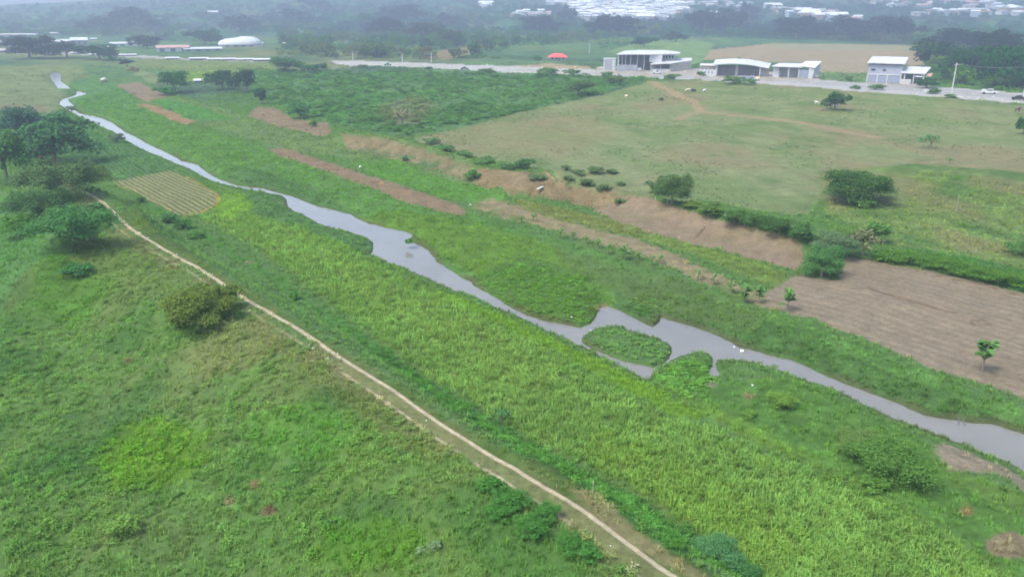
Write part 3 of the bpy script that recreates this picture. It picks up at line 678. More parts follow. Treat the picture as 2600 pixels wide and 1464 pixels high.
leftw = paint(Q(-700,560,80,660,180,605,300,570,420,650,600,765,850,925,1050,1065,1250,1195,1500,1365,1700,1470,1850,1610,-700,1700), None, 4, 6, arr=1, seed=29)*veg*(S > .3)
weedb = paint(Q(350,500,480,560,600,640,740,730,850,800,1000,900,1200,1030,1400,1150,1480,1190,1600,1250,1850,1400,2050,1560,1700,1400,1500,1260,1380,1180,1250,1110,1050,975,900,860,760,760,640,680,500,590,380,530), None, 8, 10, arr=1, seed=26)*veg
rest = np.clip(veg-corn-hya-PASTV-scr-leftw-weedb-mown_w*.9, 0, 1)*(D < 420)
smooth = np.maximum(paint(Q(1640,1000,1750,960,1900,960,2040,960,2200,1040,2350,1120,2640,1260,2640,1480,2300,1290,2000,1140,1750,1020), None, 14, 14, arr=1), paint(Q(1050,560,1500,600,1800,740,1500,760,1300,700,1100,620), None, 20, 14, arr=1))
scatter('crop', P_CROP, lod(9.5, 1.6), corn, (.7, 1.05), 1, 'tall reedy green crop filling the strip between the track and the stream', 'crop', (2.75, 3.05, 2.6), .11, lodk=.5, tilt=.22)
scatter('grass', P_GRASS, lod(6.5, 1.75), np.clip(rest*(1-.55*smooth)+leftw*.85+mown_w*.10*veg*(np.abs(S) > .5)+weedb*.3*(1-mown_w), 0, 1.5), (.5, .95), 2, 'rough green grass covering the levee flank and the stream banks', 'grass', (2.6, 2.65, 2.3), .12, lodk=.5)
WNX = 0
wn = fbm(GX/6, GY/6, 401, 4)
scatter('weeds', P_WEED, lod(2.2, 1.7), np.clip(leftw*(sstep(.46, .60, wn)*1.0+.06)+weedb*.9*(1-mown_w)+rest*(1-smooth)*sstep(.56, .64, wn)*.35, 0, 2), (.45, 1.1), 3, 'patches of leafy weeds growing through the rough grass', 'weeds', (2.4, 2.65, 2.2), .15, lodk=.45, sq=(.7, 1.2))
scatter('floating_plants', P_PAD, lod(9, 1.5), hya, (.5, .95), 4, 'bright green mats of floating water plants at the stream edge', 'water plants', (2.6, 2.8, 2.3), .15, zoff=.02, lodk=.35)
scatter('pasture_tufts', P_GRASS, np.clip((60.0/np.maximum(D, 40))**1.9, 0, 1)*2.2, PASTV*sstep(.46, .6, fbm(GX/14, GY/14, 405, 5)), (.35, .8), 5, 'scattered low tufts over the pale grazed pasture', 'grass', (1.35, 1.4, 1.35), .12, lodk=.35)
scatter('scrub', P_BUSH, (60/np.maximum(D, 40))**.9*.75, scr*(.35+1.1*sstep(.42, .56, fbm(GX/9, GY/9, 407, 4))), (.3, 1.1), 6, 'dense low green scrub filling the field below the road', 'scrub', (2.0, 2.2, 1.9), .14, cap=24000, sq=(.6, 1.1))
# woods and scrub beyond the road
FARV = (D > 0)*(GY > 0)*(1-soilmask)
beyond = paint(Q(-700,115,0,112,400,120,560,125,700,140,840,148,1050,150,1270,150,1400,128,1520,128,1700,95,1960,100,2300,108,2330,150,2330,205,2460,225,2640,236,3300,285,3300,-20,-700,-20), None, 2, 3, arr=1)
opens = np.maximum.reduce([paint(p, None, 2, 3, arr=1) for p in [
    FIELDS[0][1], Q(1520,132,1600,108,1690,98,1800,108,1765,155,1740,165,1700,140), Q(480,62,640,58,560,72,460,72), Q(1200,60,1290,54,1290,78,1180,80), Q(1270,120,1500,108,1540,150,1250,160),
    Q(0,93,250,93,560,110,690,118,690,150,0,135), Q(540,80,700,85,700,125,540,125)]])
TOWNP = Q(1375,4,1700,3,1730,30,1660,52,1570,56,1470,52,1440,44,1440,20,1390,18)
town_w = paint(TOWNP, None, 2, 3, arr=1)
fz = np.maximum(DIST, 300)
clump = fbm(GX/70, GY/150, 409, 5)
low = beyond*FARV*(1-opens)*(1-town_w)
woodn = sstep(.50, .58, clump)
DW = np.maximum.reduce([paint(p, None, 2, 3, arr=1) for p in [
    Q(2330,95,2640,60,3200,60,3200,290,2640,235,2460,225,2335,205), Q(1450,62,1700,60,2000,62,2330,66,2330,104,1960,98,1800,92,1640,90,1450,84), Q(1290,62,1450,30,1450,90,1290,90),
    Q(-200,60,120,62,420,52,440,90,200,94,-200,90), Q(560,66,760,40,960,50,960,75,640,86), Q(830,28,1290,20,1370,50,1280,76,1100,72,960,60)]])
scatter('woodland', P_TREE, np.minimum(.013, 6.0/np.maximum(DIST, 100)), low*np.clip(woodn*.5*(DIST > 420)+DW*1.1+.22*(DIST > 850), 0, 1.2)*(DIST > 330)*(DIST < 1560), (.6, 1.15), 7, 'hazy dark woods spreading beyond the road to the far hills', 'woods', (1.1, 1.3, 1.0), .2, cap=26000, sq=(.7, 1.15))
scatter('far_scrub', P_BUSH, np.minimum(.07, 14.0/np.maximum(DIST, 100)), low*(1-.6*DW)*(.25+.9*sstep(.38, .5, fbm(GX/35, GY/50, 411, 4))), (.8, 1.7), 8, 'green scrub covering the land beyond the road', 'scrub', (1.8, 2.1, 1.6), .16, cap=40000, sq=(.6, 1.1))
# ---------------------------------------------------------------- trees and bushes, each a thing of its own
def unit_crown(kind, n, size, seed, lobes, z0, fill=.35, wide=1.0):
    return crown_mesh('crown', wide, 1-z0, z0, n, size, seed, lobes+4, fill)
CR = {
 'bxfine': [unit_crown('f', 13000, .023, s, 10, 0) for s in (60, 61)],
 'xfine': [unit_crown('f', 13000, .024, s, 10, .10) for s in (62, 63)],
 'fine': [unit_crown('f', 5200, .036, s, 9, .12) for s in (31, 32, 33)],
 'mid': [unit_crown('m', 1700, .066, s, 8, .12) for s in (34, 35, 36, 37)],
 'coarse': [unit_crown('c', 520, .125, s, 7, .12) for s in (38, 39, 40, 41)],
 'bfine': [unit_crown('f', 4200, .040, s, 8, 0) for s in (42, 43, 44)],
 'bmid': [unit_crown('m', 1400, .072, s, 8, 0) for s in (45, 46, 47, 48)],
 'bcoarse': [unit_crown('c', 420, .14, s, 7, 0) for s in (49, 50, 51)],
 'thin': [unit_crown('t', 520, .075, s, 8, .25, .9) for s in (52, 53)],
}
def limbs(seed, spread=.26, z0=.12, r0=.035):
    r = random.Random(seed); b = MB(); h = .34
    b.tube((0, 0, -.06), (.01, .0, h), r0, r0*.7, 7)
    for k in range(6):
        a = 2*math.pi*(k+r.random()*.5)/6; q = spread*r.uniform(.6, 1.1); z = h*r.uniform(.6, 1.0)
        m = (q*.5*math.cos(a), q*.5*math.sin(a), z+.14); e = (q*math.cos(a), q*math.sin(a), z+r.uniform(.25, .42))
        b.tube((.0, 0, z*.9), m, r0*.5, r0*.35, 5); b.tube(m, e, r0*.35, r0*.12, 5)
    me = bpy.data.meshes.new('trunk'); me.from_pydata(b.v, [], b.f); me.materials.append(BARK); me.update(); return me
TR = [limbs(s) for s in (1, 2, 3)]
tree_n = [0]
def tree(u, v, w, h, rgb, label, name='tree', cat=None, group=None, style=None, bush=False, mul=2.1, loc=None):
    """a tree or bush whose foot shows at (u, v); w, h as surveyed; turned into metres at its distance"""
    x, y, z = loc or ground_at(u, v); d = math.sqrt(x*x+y*y+(H-z)**2); m = d/F; tree_n[0] += 1; k = tree_n[0]
    W = w*m; Hh = h*m/max(math.cos(math.asin((H-z)/d)), .3); dep_ = math.asin((H-z)/d)
    Hh = max(.4*W, (h*m-.45*W*math.sin(dep_))/math.cos(dep_))     # the crown's own depth also shows from above
    if style is None: style = 'xfine' if w > 100 and v > 450 else 'fine' if w > 75 else 'mid' if w > 34 else 'coarse'
    if bush and not style.startswith('b') and style != 'thin': style = 'b'+style
    if not bush and style[0] == 'b': W *= 1.08; Hh *= 1.15
    rt = empty(name, (x, y, z-.05), random.uniform(0, 6.28), label, cat or ('bush' if bush else 'tree'), group)
    c = link('foliage' if bush else 'crown', CR[style][k % len(CR[style])], rt); c.scale = (W*1.08, W*1.08, Hh*1.02)
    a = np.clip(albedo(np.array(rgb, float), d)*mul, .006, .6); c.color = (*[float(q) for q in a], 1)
    t = link('stem' if bush else 'trunk', TR[k % 3], rt); t.scale = (W*(.55 if bush else .8), W*(.55 if bush else .8), Hh*(.6 if bush else 1))
    return rt
def bush(*a, **k): return tree(*a, bush=True, name=k.pop('name', 'bush'), **k)
G1 = (104,138,78); DK = (78,112,82); GR = (96,128,92); YG = (106,128,70)
# by the track, left
tree(515,816,172,132,YG, style="xfine", label="broad yellow green tree spreading beside the track on the grassy flank, its nearer half")
tree(580,775,70,80,(102,124,70), "yellow green tree touching the track, its crown over the ruts")
bush(455,818,60,44,(104,126,68), "yellow green bush at the foot of the broad tree by the track")
tree(140,412,165,112,(84,120,94), style="bfine", label="largest dark green tree at the photo's left side, above the dirt track's far end")
tree(45,350,110,76,(84,116,104), style="bfine", label="dark hazy tree at the left edge behind the largest dark tree")
tree(20,455,110,120,(90,130,88), style="bfine", label="green tree at the left edge, nearest of the dark group there")
tree(75,385,110,60,(82,114,96), style="bfine", label="dark round tree between the left edge tree and the largest dark tree")
bush(105,400,22,14,(150,130,100), "small brownish dry bush under the largest dark tree")
bush(150,500,165,105,(96,124,90), "grey green bush mass under the largest dark tree on the left")
bush(215,475,110,70,(98,124,84), "olive bush where the track disappears at its far end")
bush(110,560,130,95,(84,116,82), "dark shrub left of the bright bush by the levee")
bush(185,605,170,115,(86,134,84), "big bright green bush against the grassy spur left of the track")
bush(240,550,70,50,(92,128,84), "smaller green bush between the big bright bush and the track")
bush(60,590,90,60,(92,138,74), "yellowish green bush low on the left side, beyond the spur")
bush(460,575,44,30,(82,122,76), "round dark bush on the green strip below the striped field")
bush(425,560,50,30,(92,134,88), "pale green bush just left of the round dark bush below the striped field")
bush(500,598,40,24,(90,134,78), "low bush right of the round dark bush below the striped field")
bush(358,508,22,18,(84,126,74), "small bush standing inside the near corner of the striped field")
bush(295,357,36,24,(104,126,108), "greyish bush on the stream bank above the green ridged field")
bush(180,280,26,14,(112,132,112), "small pale bush at the stream's narrow far bend")
# far left fields
tree(440,232,82,56,(88,124,92), "round green tree at the top corner of the pale ploughed plot")
bush(415,240,50,24,(88,132,96), "low bush leaning against the round green tree by the pale plot")
tree(560,226,78,52,(78,106,86), "dark tree right of the small hut in the far fields")
tree(622,232,62,62,(74,102,84), "taller dark tree beside the dark tree right of the hut")
tree(658,262,34,44,(80,106,98), "small greyish tree at the left end of the scrub field")
tree(320,168,36,20,(82,108,90), "lone round dark tree above the pale ploughed plot")
tree(282,160,22,20,(96,124,104), "small green tree left of the lone round dark tree")
bush(335,180,28,12,(138,132,112), "low brownish bush beneath the lone round dark tree")
tree(720,182,86,42,(96,126,96), "wide green tree where the road comes out of the woods")
tree(775,184,56,24,(88,122,92), "round green tree at the near edge where the road appears")
tree(810,178,40,20,(96,128,96), "low tree beside the start of the open road")
bush(915,174,30,12,(104,128,104), "small bush on the near verge of the road's far stretch")
bush(1078,176,22,10,(100,122,98), "dark round bush alone on the near verge of the road")
bush(1225,186,40,14,(104,128,98), "olive bush pair on the verge before the sandy yard")
bush(755,298,56,46,(94,134,98), "green bush on the bare brown patch below the scrub field")
bush(788,318,24,20,(102,146,88), "small bright bush right of the green bush on the brown patch")
tree(1012,318,60,54,(138,140,116), "half bare greyish tree at the lower edge of the scrub field", style='thin')
tree(1455,240,84,44,(98,124,96), "dull green tree at the right end of the scrub field")
tree(1550,215,60,26,(106,126,100), "low dull tree beside the trail head near the buildings")
bush(1018,404,20,16,(98,136,98), "small round bush in the pale field above the stream")
bush(1190,452,42,36,(96,134,82), "bush with a dark stem at the end of the patchy field")
for i, (u, v, w, h, c) in enumerate([(1120,382,56,22,(100,140,96)),(1165,396,50,22,(98,138,92)),(1225,414,56,22,(100,136,94)),(1275,425,48,20,(104,138,96)),(1320,424,50,34,(88,124,86)),(1085,362,46,18,(104,140,98))]):
    bush(u, v, w, h, c, ["bush in the hedge line at its bend above the patchy field","bush next after the bend in the hedge line above the patchy field","middle bush of the hedge line above the patchy field","low bush before the dark end bush of the hedge line","dark rounded bush ending the hedge line above the dirt mound","first bush of the hedge line at the corner of the pasture"][i], group='hedge line above the patchy field')
for i, (u, v, w, h) in enumerate([(1425,428,30,18),(1455,440,44,18),(1500,436,50,16),(1540,436,34,12),(1475,466,46,16),(1520,478,44,16),(1562,466,28,14),(1560,510,34,12),(1432,452,30,12)]):
    bush(u, v, w, h, (112,138,98), ["pale bush just right of the dirt mound's top","thin grey green bush up the slope from the dirt mound","wide low bush at the pasture edge behind the mound","far right bush of the pale bushes at the pasture edge","bush on the bank between mound and pasture","bush lower on the bank right of the mound","small dark bush alone on the pasture side of the bank","bright low bush at the near end of the bank, on bare soil","small bush clinging to the top of the bank"][i], group='bushes behind the dirt mound', mul=1.6)
bush(1348,452,48,12,(104,136,96), "low green growth on top of the dirt mound")
tree(1690,512,110,92,(94,122,84), "leaning bushy tree at the corner of the long brown field")
bush(1655,490,60,46,(86,116,84), "dark bush joined to the leaning bushy tree's near side")
for i, (u, v, w, h) in enumerate([(1790,540,70,40),(1850,560,76,46),(1905,572,80,48),(1960,588,84,52),(2015,600,70,48),(1745,520,50,24)]):
    bush(u, v, w, h, [(100,130,78),(88,122,78),(84,116,76),(80,112,74),(84,120,78),(112,138,80)][i], ["hedge bush second from the leaning tree, along the brown field","hedge bush above the curved furrow in the brown field","darker hedge bush in the middle of the brown field's upper edge","tall dark hedge bush before the tree group by the brown field","last hedge bush touching the grey green tree group","low light hedge bush nearest the leaning tree"][i], group='hedge along the upper edge of the brown field')
tree(2160,505,190,88,(80,112,78), "huge dark spreading tree standing alone at the foot of the pasture")
bush(2170,520,60,26,(108,150,88), "bright green bush in front of the huge dark spreading tree")
tree(2065,695,108,92,(88,132,84), "rounded green tree at the corner between the two brown fields")
tree(2095,640,110,80,(106,134,100), "grey green tree behind the rounded tree at the field corner")
tree(2168,645,84,76,(120,128,98), "half dry brownish tree right of the rounded green tree", style='thin')
tree(2200,610,70,60,(98,138,84), "green tree behind the half dry tree")
bush(2130,600,90,36,(108,144,84), "light bush row end behind the grey green tree")
HB = [(2235,652,70,36),(2290,660,80,42),(2345,672,80,42),(2400,690,76,46),(2455,702,80,46),(2510,712,80,44),(2565,722,80,46)]
for i, (u, v, w, h) in enumerate(HB):
    bush(u, v, w, h, (94,134,72), ["leafy hedge bush nearest the half dry tree","second leafy hedge bush after the half dry tree","leafy hedge bush above the start of the brown field's ditch","leafy hedge bush behind the thin sapling on the bank","dense hedge bush with yellow leaves near the right side","second last leafy hedge bush at the right side","leafy hedge bush cut by the photo's right edge"][i], group='leafy hedge above the large ploughed field')
bush(2575,640,90,40,(96,134,84), "dark green bush at the right edge up from the leafy hedge")
tree(2098,277,66,50,(84,112,84), "dark boxy tree alone on the upper pasture with a white animal under it")
tree(2572,338,40,44,(82,116,86), "dark tree cut by the right edge on the pasture")
tree(2340,373,44,38,(104,142,104), "thin young tree standing alone on the open pasture", style='thin')
tree(2387,410,18,14,(110,146,100), "tiny shrub below the thin young tree", name='shrub', cat='shrub', style='thin')
tree(1663,254,14,9,(84,108,84), "tiny dark tree beside the trail on the pasture", style='coarse')
tree(2388,672,24,44,(110,150,90), "slim sapling on the bank at the large field's upper edge", name='sapling', cat='sapling', style='thin')
# near the stream
bush(1028,612,24,18,(86,130,72), "small bush hanging over the water at the stream's notch")
bush(2250,1185,180,118,(94,134,72), "widest leafy shrub on the near bank close to the sand")
bush(2170,1130,110,60,(108,138,80), "lighter shrub against the widest leafy shrub on the near bank")
bush(1968,1020,84,50,(112,150,74), "rounded pale green grass mound on the near bank", name='shrub', cat='shrub')
bush(1880,1045,40,22,(106,146,72), "low shrub left of the pale rounded mound on the near bank", name='shrub', cat='shrub')
bush(2192,1225,64,40,(96,138,70), "small shrub on the smooth grass below the widest shrub", name='shrub', cat='shrub')
tree(1262,1062,44,50,(92,140,90), "slender young tree growing in the crop's left margin", style='thin')
bush(1815,1410,120,100,(92,142,92), "blue green rounded weed mound at the bottom beside the mown strip", name='shrub', cat='shrub')
bush(1870,1450,80,60,(80,128,76), "darker weed mound at the bottom edge below the blue green one", name='shrub', cat='shrub')
bush(740,752,26,26,(84,132,72), "small upright bush in the weedy margin far along the crop")
for i, (u, v, w, h) in enumerate([(1235,1235,70,50),(1300,1270,90,60),(1370,1300,80,56),(1330,1340,90,66),(1430,1375,80,60),(1250,1300,80,50),(1480,1400,70,50)]):
    bush(u, v, w, h, (80,130,66), ["shrub at the track's lower left side, farthest of the clump","shrub against the left rut of the track","shrub beside the broken end of the left rut","broad shrub in the middle of the clump left of the track","shrub low in the clump next to the bare roadside","shrub on the uphill left side of the clump","lowest shrub of the clump, by the bottom of the photo"][i], name='shrub', cat='shrub', group='shrubs along the lower left of the track')
bush(1095,1378,36,30,(128,158,112), "pale silvery flowering weed clump at the bottom of the flank", name='shrub', cat='shrub')
bush(1058,1388,28,22,(124,154,108), "smaller silvery weed clump left of its twin at the bottom", name='shrub', cat='shrub')
bush(310,1345,90,60,(108,146,74), "low bare branched bush in the bottom left grass", name='shrub', cat='shrub', style='thin')
bush(200,690,70,30,(76,126,78), "dark green shrub patch on the grassy spur at left", name='shrub', cat='shrub')
# before the buildings
tree(1620,172,40,24,(92,118,96), "dark green tree in front of the large open workshop")
for u, v, w, h, l in [(1530,192,32,14,"small roadside tree left of the workshop yard"),(1690,199,38,16,"roadside bush before the annex yard"),(1845,212,56,18,"wide dark bush on the verge below the curved roof hall"),(1885,214,40,14,"bush with yellowish top right of the wide dark verge bush"),(1765,192,26,14,"small pale tree beside the white wall"),(2205,226,36,14,"bright bush at the foot of the two storey building"),(2150,224,26,8,"low weeds bush on the verge left of the two storey building"),(2345,236,32,10,"low roadside bush right of the open shed"),(2390,246,26,10,"small roadside bush at the foot of the concrete pole"),(1375,192,60,14,"long low bush on the verge below the red roofed house"),(1440,190,44,16,"olive bush on the verge between red house and workshop"),(1350,152,34,14,"round tree left of the red roofed house"),(2135,206,18,16,"small grey bush on the strip between shed and two storey building"),(1860,152,10,8,"tiny tree showing behind the curved roof")]:
    bush(u, v, w, h, (104,136,92), l)
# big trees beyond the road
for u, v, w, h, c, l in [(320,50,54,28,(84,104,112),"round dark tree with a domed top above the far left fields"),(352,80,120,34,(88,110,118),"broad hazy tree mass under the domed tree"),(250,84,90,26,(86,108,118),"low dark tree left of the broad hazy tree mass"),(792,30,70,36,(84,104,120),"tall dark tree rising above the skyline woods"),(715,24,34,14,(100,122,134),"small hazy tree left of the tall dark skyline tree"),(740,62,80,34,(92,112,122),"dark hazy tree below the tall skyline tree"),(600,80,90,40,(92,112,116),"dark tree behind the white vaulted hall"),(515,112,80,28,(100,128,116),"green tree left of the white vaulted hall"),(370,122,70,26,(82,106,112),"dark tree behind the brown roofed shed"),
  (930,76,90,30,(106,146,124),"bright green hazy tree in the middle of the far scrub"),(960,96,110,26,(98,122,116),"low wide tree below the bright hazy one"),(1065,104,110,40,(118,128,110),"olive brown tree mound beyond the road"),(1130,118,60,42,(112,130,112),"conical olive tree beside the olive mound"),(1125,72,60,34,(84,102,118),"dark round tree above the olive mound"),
  (1430,66,46,48,(96,114,126),"tall narrow dark tree in front of the town's left end"),(1355,88,110,36,(88,112,116),"wide dark tree below the light green crown left of the town"),(1395,66,60,20,(128,160,130),"light green tree crown left of the tall narrow tree"),(1500,94,64,40,(92,112,118),"dark tree before the town, first of the tree belt"),(1560,92,120,50,(84,104,116),"broad dark tree in the belt before the town"),(1770,88,80,58,(88,112,120),"tall dark tree hiding the town's right part"),(1830,84,90,56,(90,110,124),"dark tree joined to the tall one right of the town"),(1880,60,50,44,(88,106,124),"pointed dark tree at the town's right end"),(1700,106,60,24,(92,124,114),"small round tree at the green field's top"),(1620,118,60,22,(100,130,116),"low tree at the top of the bright green field"),
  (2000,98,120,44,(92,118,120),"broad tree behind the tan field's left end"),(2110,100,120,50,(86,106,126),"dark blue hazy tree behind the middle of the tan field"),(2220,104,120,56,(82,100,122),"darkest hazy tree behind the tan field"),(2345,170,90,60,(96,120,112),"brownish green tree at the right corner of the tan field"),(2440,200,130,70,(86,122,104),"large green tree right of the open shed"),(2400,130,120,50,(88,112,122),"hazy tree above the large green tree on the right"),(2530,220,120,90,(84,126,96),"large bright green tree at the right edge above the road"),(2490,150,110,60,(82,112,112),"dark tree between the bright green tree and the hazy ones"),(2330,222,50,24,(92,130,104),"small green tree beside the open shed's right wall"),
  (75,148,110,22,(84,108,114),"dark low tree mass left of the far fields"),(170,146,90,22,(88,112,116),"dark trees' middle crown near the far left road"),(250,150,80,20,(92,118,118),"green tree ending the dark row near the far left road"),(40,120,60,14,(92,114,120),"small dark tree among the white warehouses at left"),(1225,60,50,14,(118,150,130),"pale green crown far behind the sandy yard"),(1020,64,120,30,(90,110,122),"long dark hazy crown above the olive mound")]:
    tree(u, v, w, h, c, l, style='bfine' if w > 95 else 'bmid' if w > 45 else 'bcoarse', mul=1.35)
# young broad-leaved plants on the pale strip
def plant_mesh(seed, n=11):
    r = random.Random(seed); V = []; Fq = []
    for i in range(n):
        a = 6.283*i/n+r.uniform(-.3, .3); L = r.uniform(.35, .6); z = r.uniform(.25, .75); w = .13; up = r.uniform(.1, .35)
        ux, uy = math.cos(a), math.sin(a); k = len(V)
        V += [(0, 0, z), (ux*L*.5-uy*w, uy*L*.5+ux*w, z+up), (ux*L, uy*L, z+up*.6), (ux*L*.5+uy*w, uy*L*.5-ux*w, z+up)]; Fq.append((k, k+1, k+2, k+3))
    return mesh_np('leaves', np.array(V), np.array(Fq), [LEAF_T])
PM = [plant_mesh(s) for s in (1, 2, 3)]
def stem_mesh():
    b = MB().tube((0, 0, -.05), (.02, 0, .8), .022, .012, 5); me = bpy.data.meshes.new('stem'); me.from_pydata(b.v, [], b.f); me.materials.append(BARK); me.update(); return me
SM = stem_mesh()
PL = [(1312,560,16),(1342,556,18),(1410,600,26),(1440,604,20),(1475,612,18),(1505,625,24),(1530,640,26),(1572,654,34),(1605,656,22),(1640,668,24),(1660,664,22),(1755,706,26),(1795,716,26),(1838,736,26),(1872,762,40),(1908,762,36),(1980,782,46),(2470,935,64)]
PLL = ["broad leaved plant first on the pale strip","second broad leaved plant at the pale strip's far end","tall plant where the pale strip widens","plant beside the tall one on the pale strip","small plant on the pale strip near its middle","plant left of the brightest clump on the pale strip","leaning plant just left of the brightest plant","brightest broad leaved plant on the pale strip","plant right of the brightest one","bushy plant on the lower pale strip","twin of the bushy plant on the lower pale strip","plant among dry weeds on the lower pale strip","plant before the large ploughed field's strip end","plant with dark leaves near the field corner","tall dark sapling at the large field's left corner","sapling next to the tall dark one at the field corner","bright sapling on the near edge of the large ploughed field","tall bright sapling on bare soil at the right side of the large field"]
for i, (u, v, h) in enumerate(PL):
    x, y, z = ground_at(u, v); d = math.sqrt(x*x+y*y+H*H); s = h*d/F*1.15
    rt = empty('young_plant' if i < 14 else 'sapling', (x, y, z), random.uniform(0, 6), PLL[i], 'plant' if i < 14 else 'sapling', 'young plants on the pale strip' if i < 14 else None)
    lf = link('leaves', PM[i % 3], rt); lf.scale = (s*.85, s*.85, s*1.05); lf.color = (.07, .16, .04, 1)
    if i >= 14:
        l2 = link('leaves', PM[(i+1) % 3], rt, (0, 0, s*.15), (0, 0, 1)); l2.scale = (s*.6, s*.6, s); l2.color = (.08, .18, .045, 1)
    st = link('stem', SM, rt); st.scale = (s, s, s)
# ---------------------------------------------------------------- buildings along the road
def spot(u, v): 
    x, y, z = ground_at(u, v); d = math.sqrt(x*x+y*y+(H-z)**2); return x, y, z, d/F
WHITE = plain_mat('white_paint', (.40, .405, .41), .7, .3, .12, .8); CREAM = plain_mat('cream_wall', (.32, .30, .26), .85, .2, .18, .7)
GREYW = plain_mat('grey_wall', (.22, .235, .25), .85, .2, .2, .6); DARKW = plain_mat('dark_parts_and_shade', (.11, .10, .11), .8, .2, .3, .5)  # the dark tone also stands in for shade inside open fronts
ROOFM = plain_mat('metal_roof', (.36, .365, .36), .6, .3, .2, .35); RUST = plain_mat('rust_roof', (.33, .20, .17), .8, .2, .3, .3)
REDR = plain_mat('red_roof', (.55, .07, .06), .7, .3, .15, 1); CONC = plain_mat('concrete', (.36, .35, .33), .85, .2, .18, 1)
BLUEG = plain_mat('blue_grey_wall', (.25, .27, .32), .8, .2, .1, .5); SHUT = plain_mat('steel_shutter', (.19, .215, .27), .6, .4, .1, 1)
GLASS = plain_mat('dark_glass', (.03, .04, .05), .2, .5, .1, 1); RUB = plain_mat('rubber', (.02, .02, .02), .8, .2, .1, 1)
WOOD = plain_mat('grey_wood', (.30, .26, .22), .9, .1, .25, 3); BLACK = plain_mat('black_hide', (.025, .022, .02), .8, .2, .2, 3)
def roof_ribs(b, x0, x1, y0, z0, y1, z1, n, mi=0):
    for k in range(n):
        x = x0+(x1-x0)*(k+.5)/n; b.slab([(x-.06, y0, z0+.06), (x+.06, y0, z0+.06), (x+.06, y1, z1+.06), (x-.06, y1, z1+.06)], .05, mi)
def workshop():
    x, y, z, m = spot(1610, 178); a = -math.atan2(x, y)
    rt = empty('workshop', (x, y, z), a, "large open fronted workshop with two stacked white roofs beside the sandy yard", 'workshop')
    L = lambda u: (u-1610)*m; Z = lambda v: (178-v)*m
    b = MB(); b.box(L(1556), L(1558.5), 0, 11, 0, Z(142)); b.box(L(1558.5), L(1686), 10.6, 11, 0, Z(142)); b.box(L(1630), L(1660), .2, 10.6, Z(158), Z(140)); b.build('wall', WHITE, rt)
    b = MB()
    for u in (1566, 1574, 1586, 1602, 1618): b.tube((L(u), .15, 0), (L(u), .15, Z(141)), .14)
    for i in range(5):
        c = MB().tube((L((1566, 1574, 1586, 1602, 1618)[i]), .2, 0), (L((1566, 1574, 1586, 1602, 1618)[i]), .2, Z(141)), .15); c.build('column', CONC, rt)
    r = MB().slab([(L(1552), -1.2, Z(140)), (L(1632), -1.2, Z(139.5)), (L(1700), 3, Z(139)), (L(1704), 8, Z(137)), (L(1672), 13, Z(134)), (L(1606), 13, Z(134)), (L(1570), 9, Z(135))], .35); r.build('roof', ROOFM, rt)
    MB().box(L(1558.6), L(1622), 4.2, 4.4, 0, Z(143)).build('interior_shade', DARKW, rt)  # dark sheet standing in for the shade behind the columns
    w = MB().box(L(1660), L(1690), 5, 5.2, Z(158), Z(140)).build('upper_wall', WHITE, rt)
    for k in range(4):
        MB().box(L(1662+k*7), L(1666.5+k*7), 4.9, 4.99, Z(151), Z(144)).build('window', GLASS, rt)
    MB().box(L(1555), L(1602), -3, -2.7, 0, Z(164)).build('yard_wall', GREYW, rt)
    rt2 = empty('annex', (x, y, z), a, "lower annex with sloping white roof and dark front right of the workshop", 'building')
    MB().slab([(L(1632), -4.2, Z(161)), (L(1682), -4.2, Z(159)), (L(1731), 6, Z(155)), (L(1732), 11, Z(151)), (L(1690), 10.5, Z(152)), (L(1650), 4.5, Z(156))], .3).build('roof', ROOFM, rt2)
    MB().box(L(1634), L(1680), -3.2, -3.0, 0, 1.0).build('front_wall', WHITE, rt2)
    MB().box(L(1634), L(1680), .6, .8, 0, Z(162)).build('back_wall', DARKW, rt2)  # coloured dark for the shade in the annex's front opening
    for u in (1634.5, 1657, 1679): MB().tube((L(u), -3.6, 0), (L(u), -3.6, Z(161.5)), .13).build('post', CONC, rt2)
    MB().add([(L(1681), -3.2, 0), (L(1728), 5.2, 0), (L(1728), 5.2, Z(157)), (L(1681), -3.2, Z(161)), (L(1681)+.25, -3.4, 0), (L(1728)+.25, 5.0, 0), (L(1728)+.25, 5.0, Z(157)), (L(1681)+.25, -3.4, Z(161))],
        [(0, 1, 2, 3), (4, 7, 6, 5), (0, 4, 5, 1), (3, 2, 6, 7), (0, 3, 7, 4), (1, 5, 6, 2)]).build('side_wall', CREAM, rt2)
    rt3 = empty('storage_box', (x, y, z), a, "pale grey box building standing left of the large workshop", 'building')
    MB().box(L(1522), L(1550), 0, 5, 0, Z(152)).build('wall', WHITE, rt3); MB().box(L(1521), L(1551), -.2, 5.2, Z(151.9), Z(150.8)).build('roof', ROOFM, rt3)
    for k in range(6): MB().box(L(1525+k*3), L(1527+k*3), -.08, -.02, .3, Z(154)).build('door_panel', GREYW, rt3)
workshop()
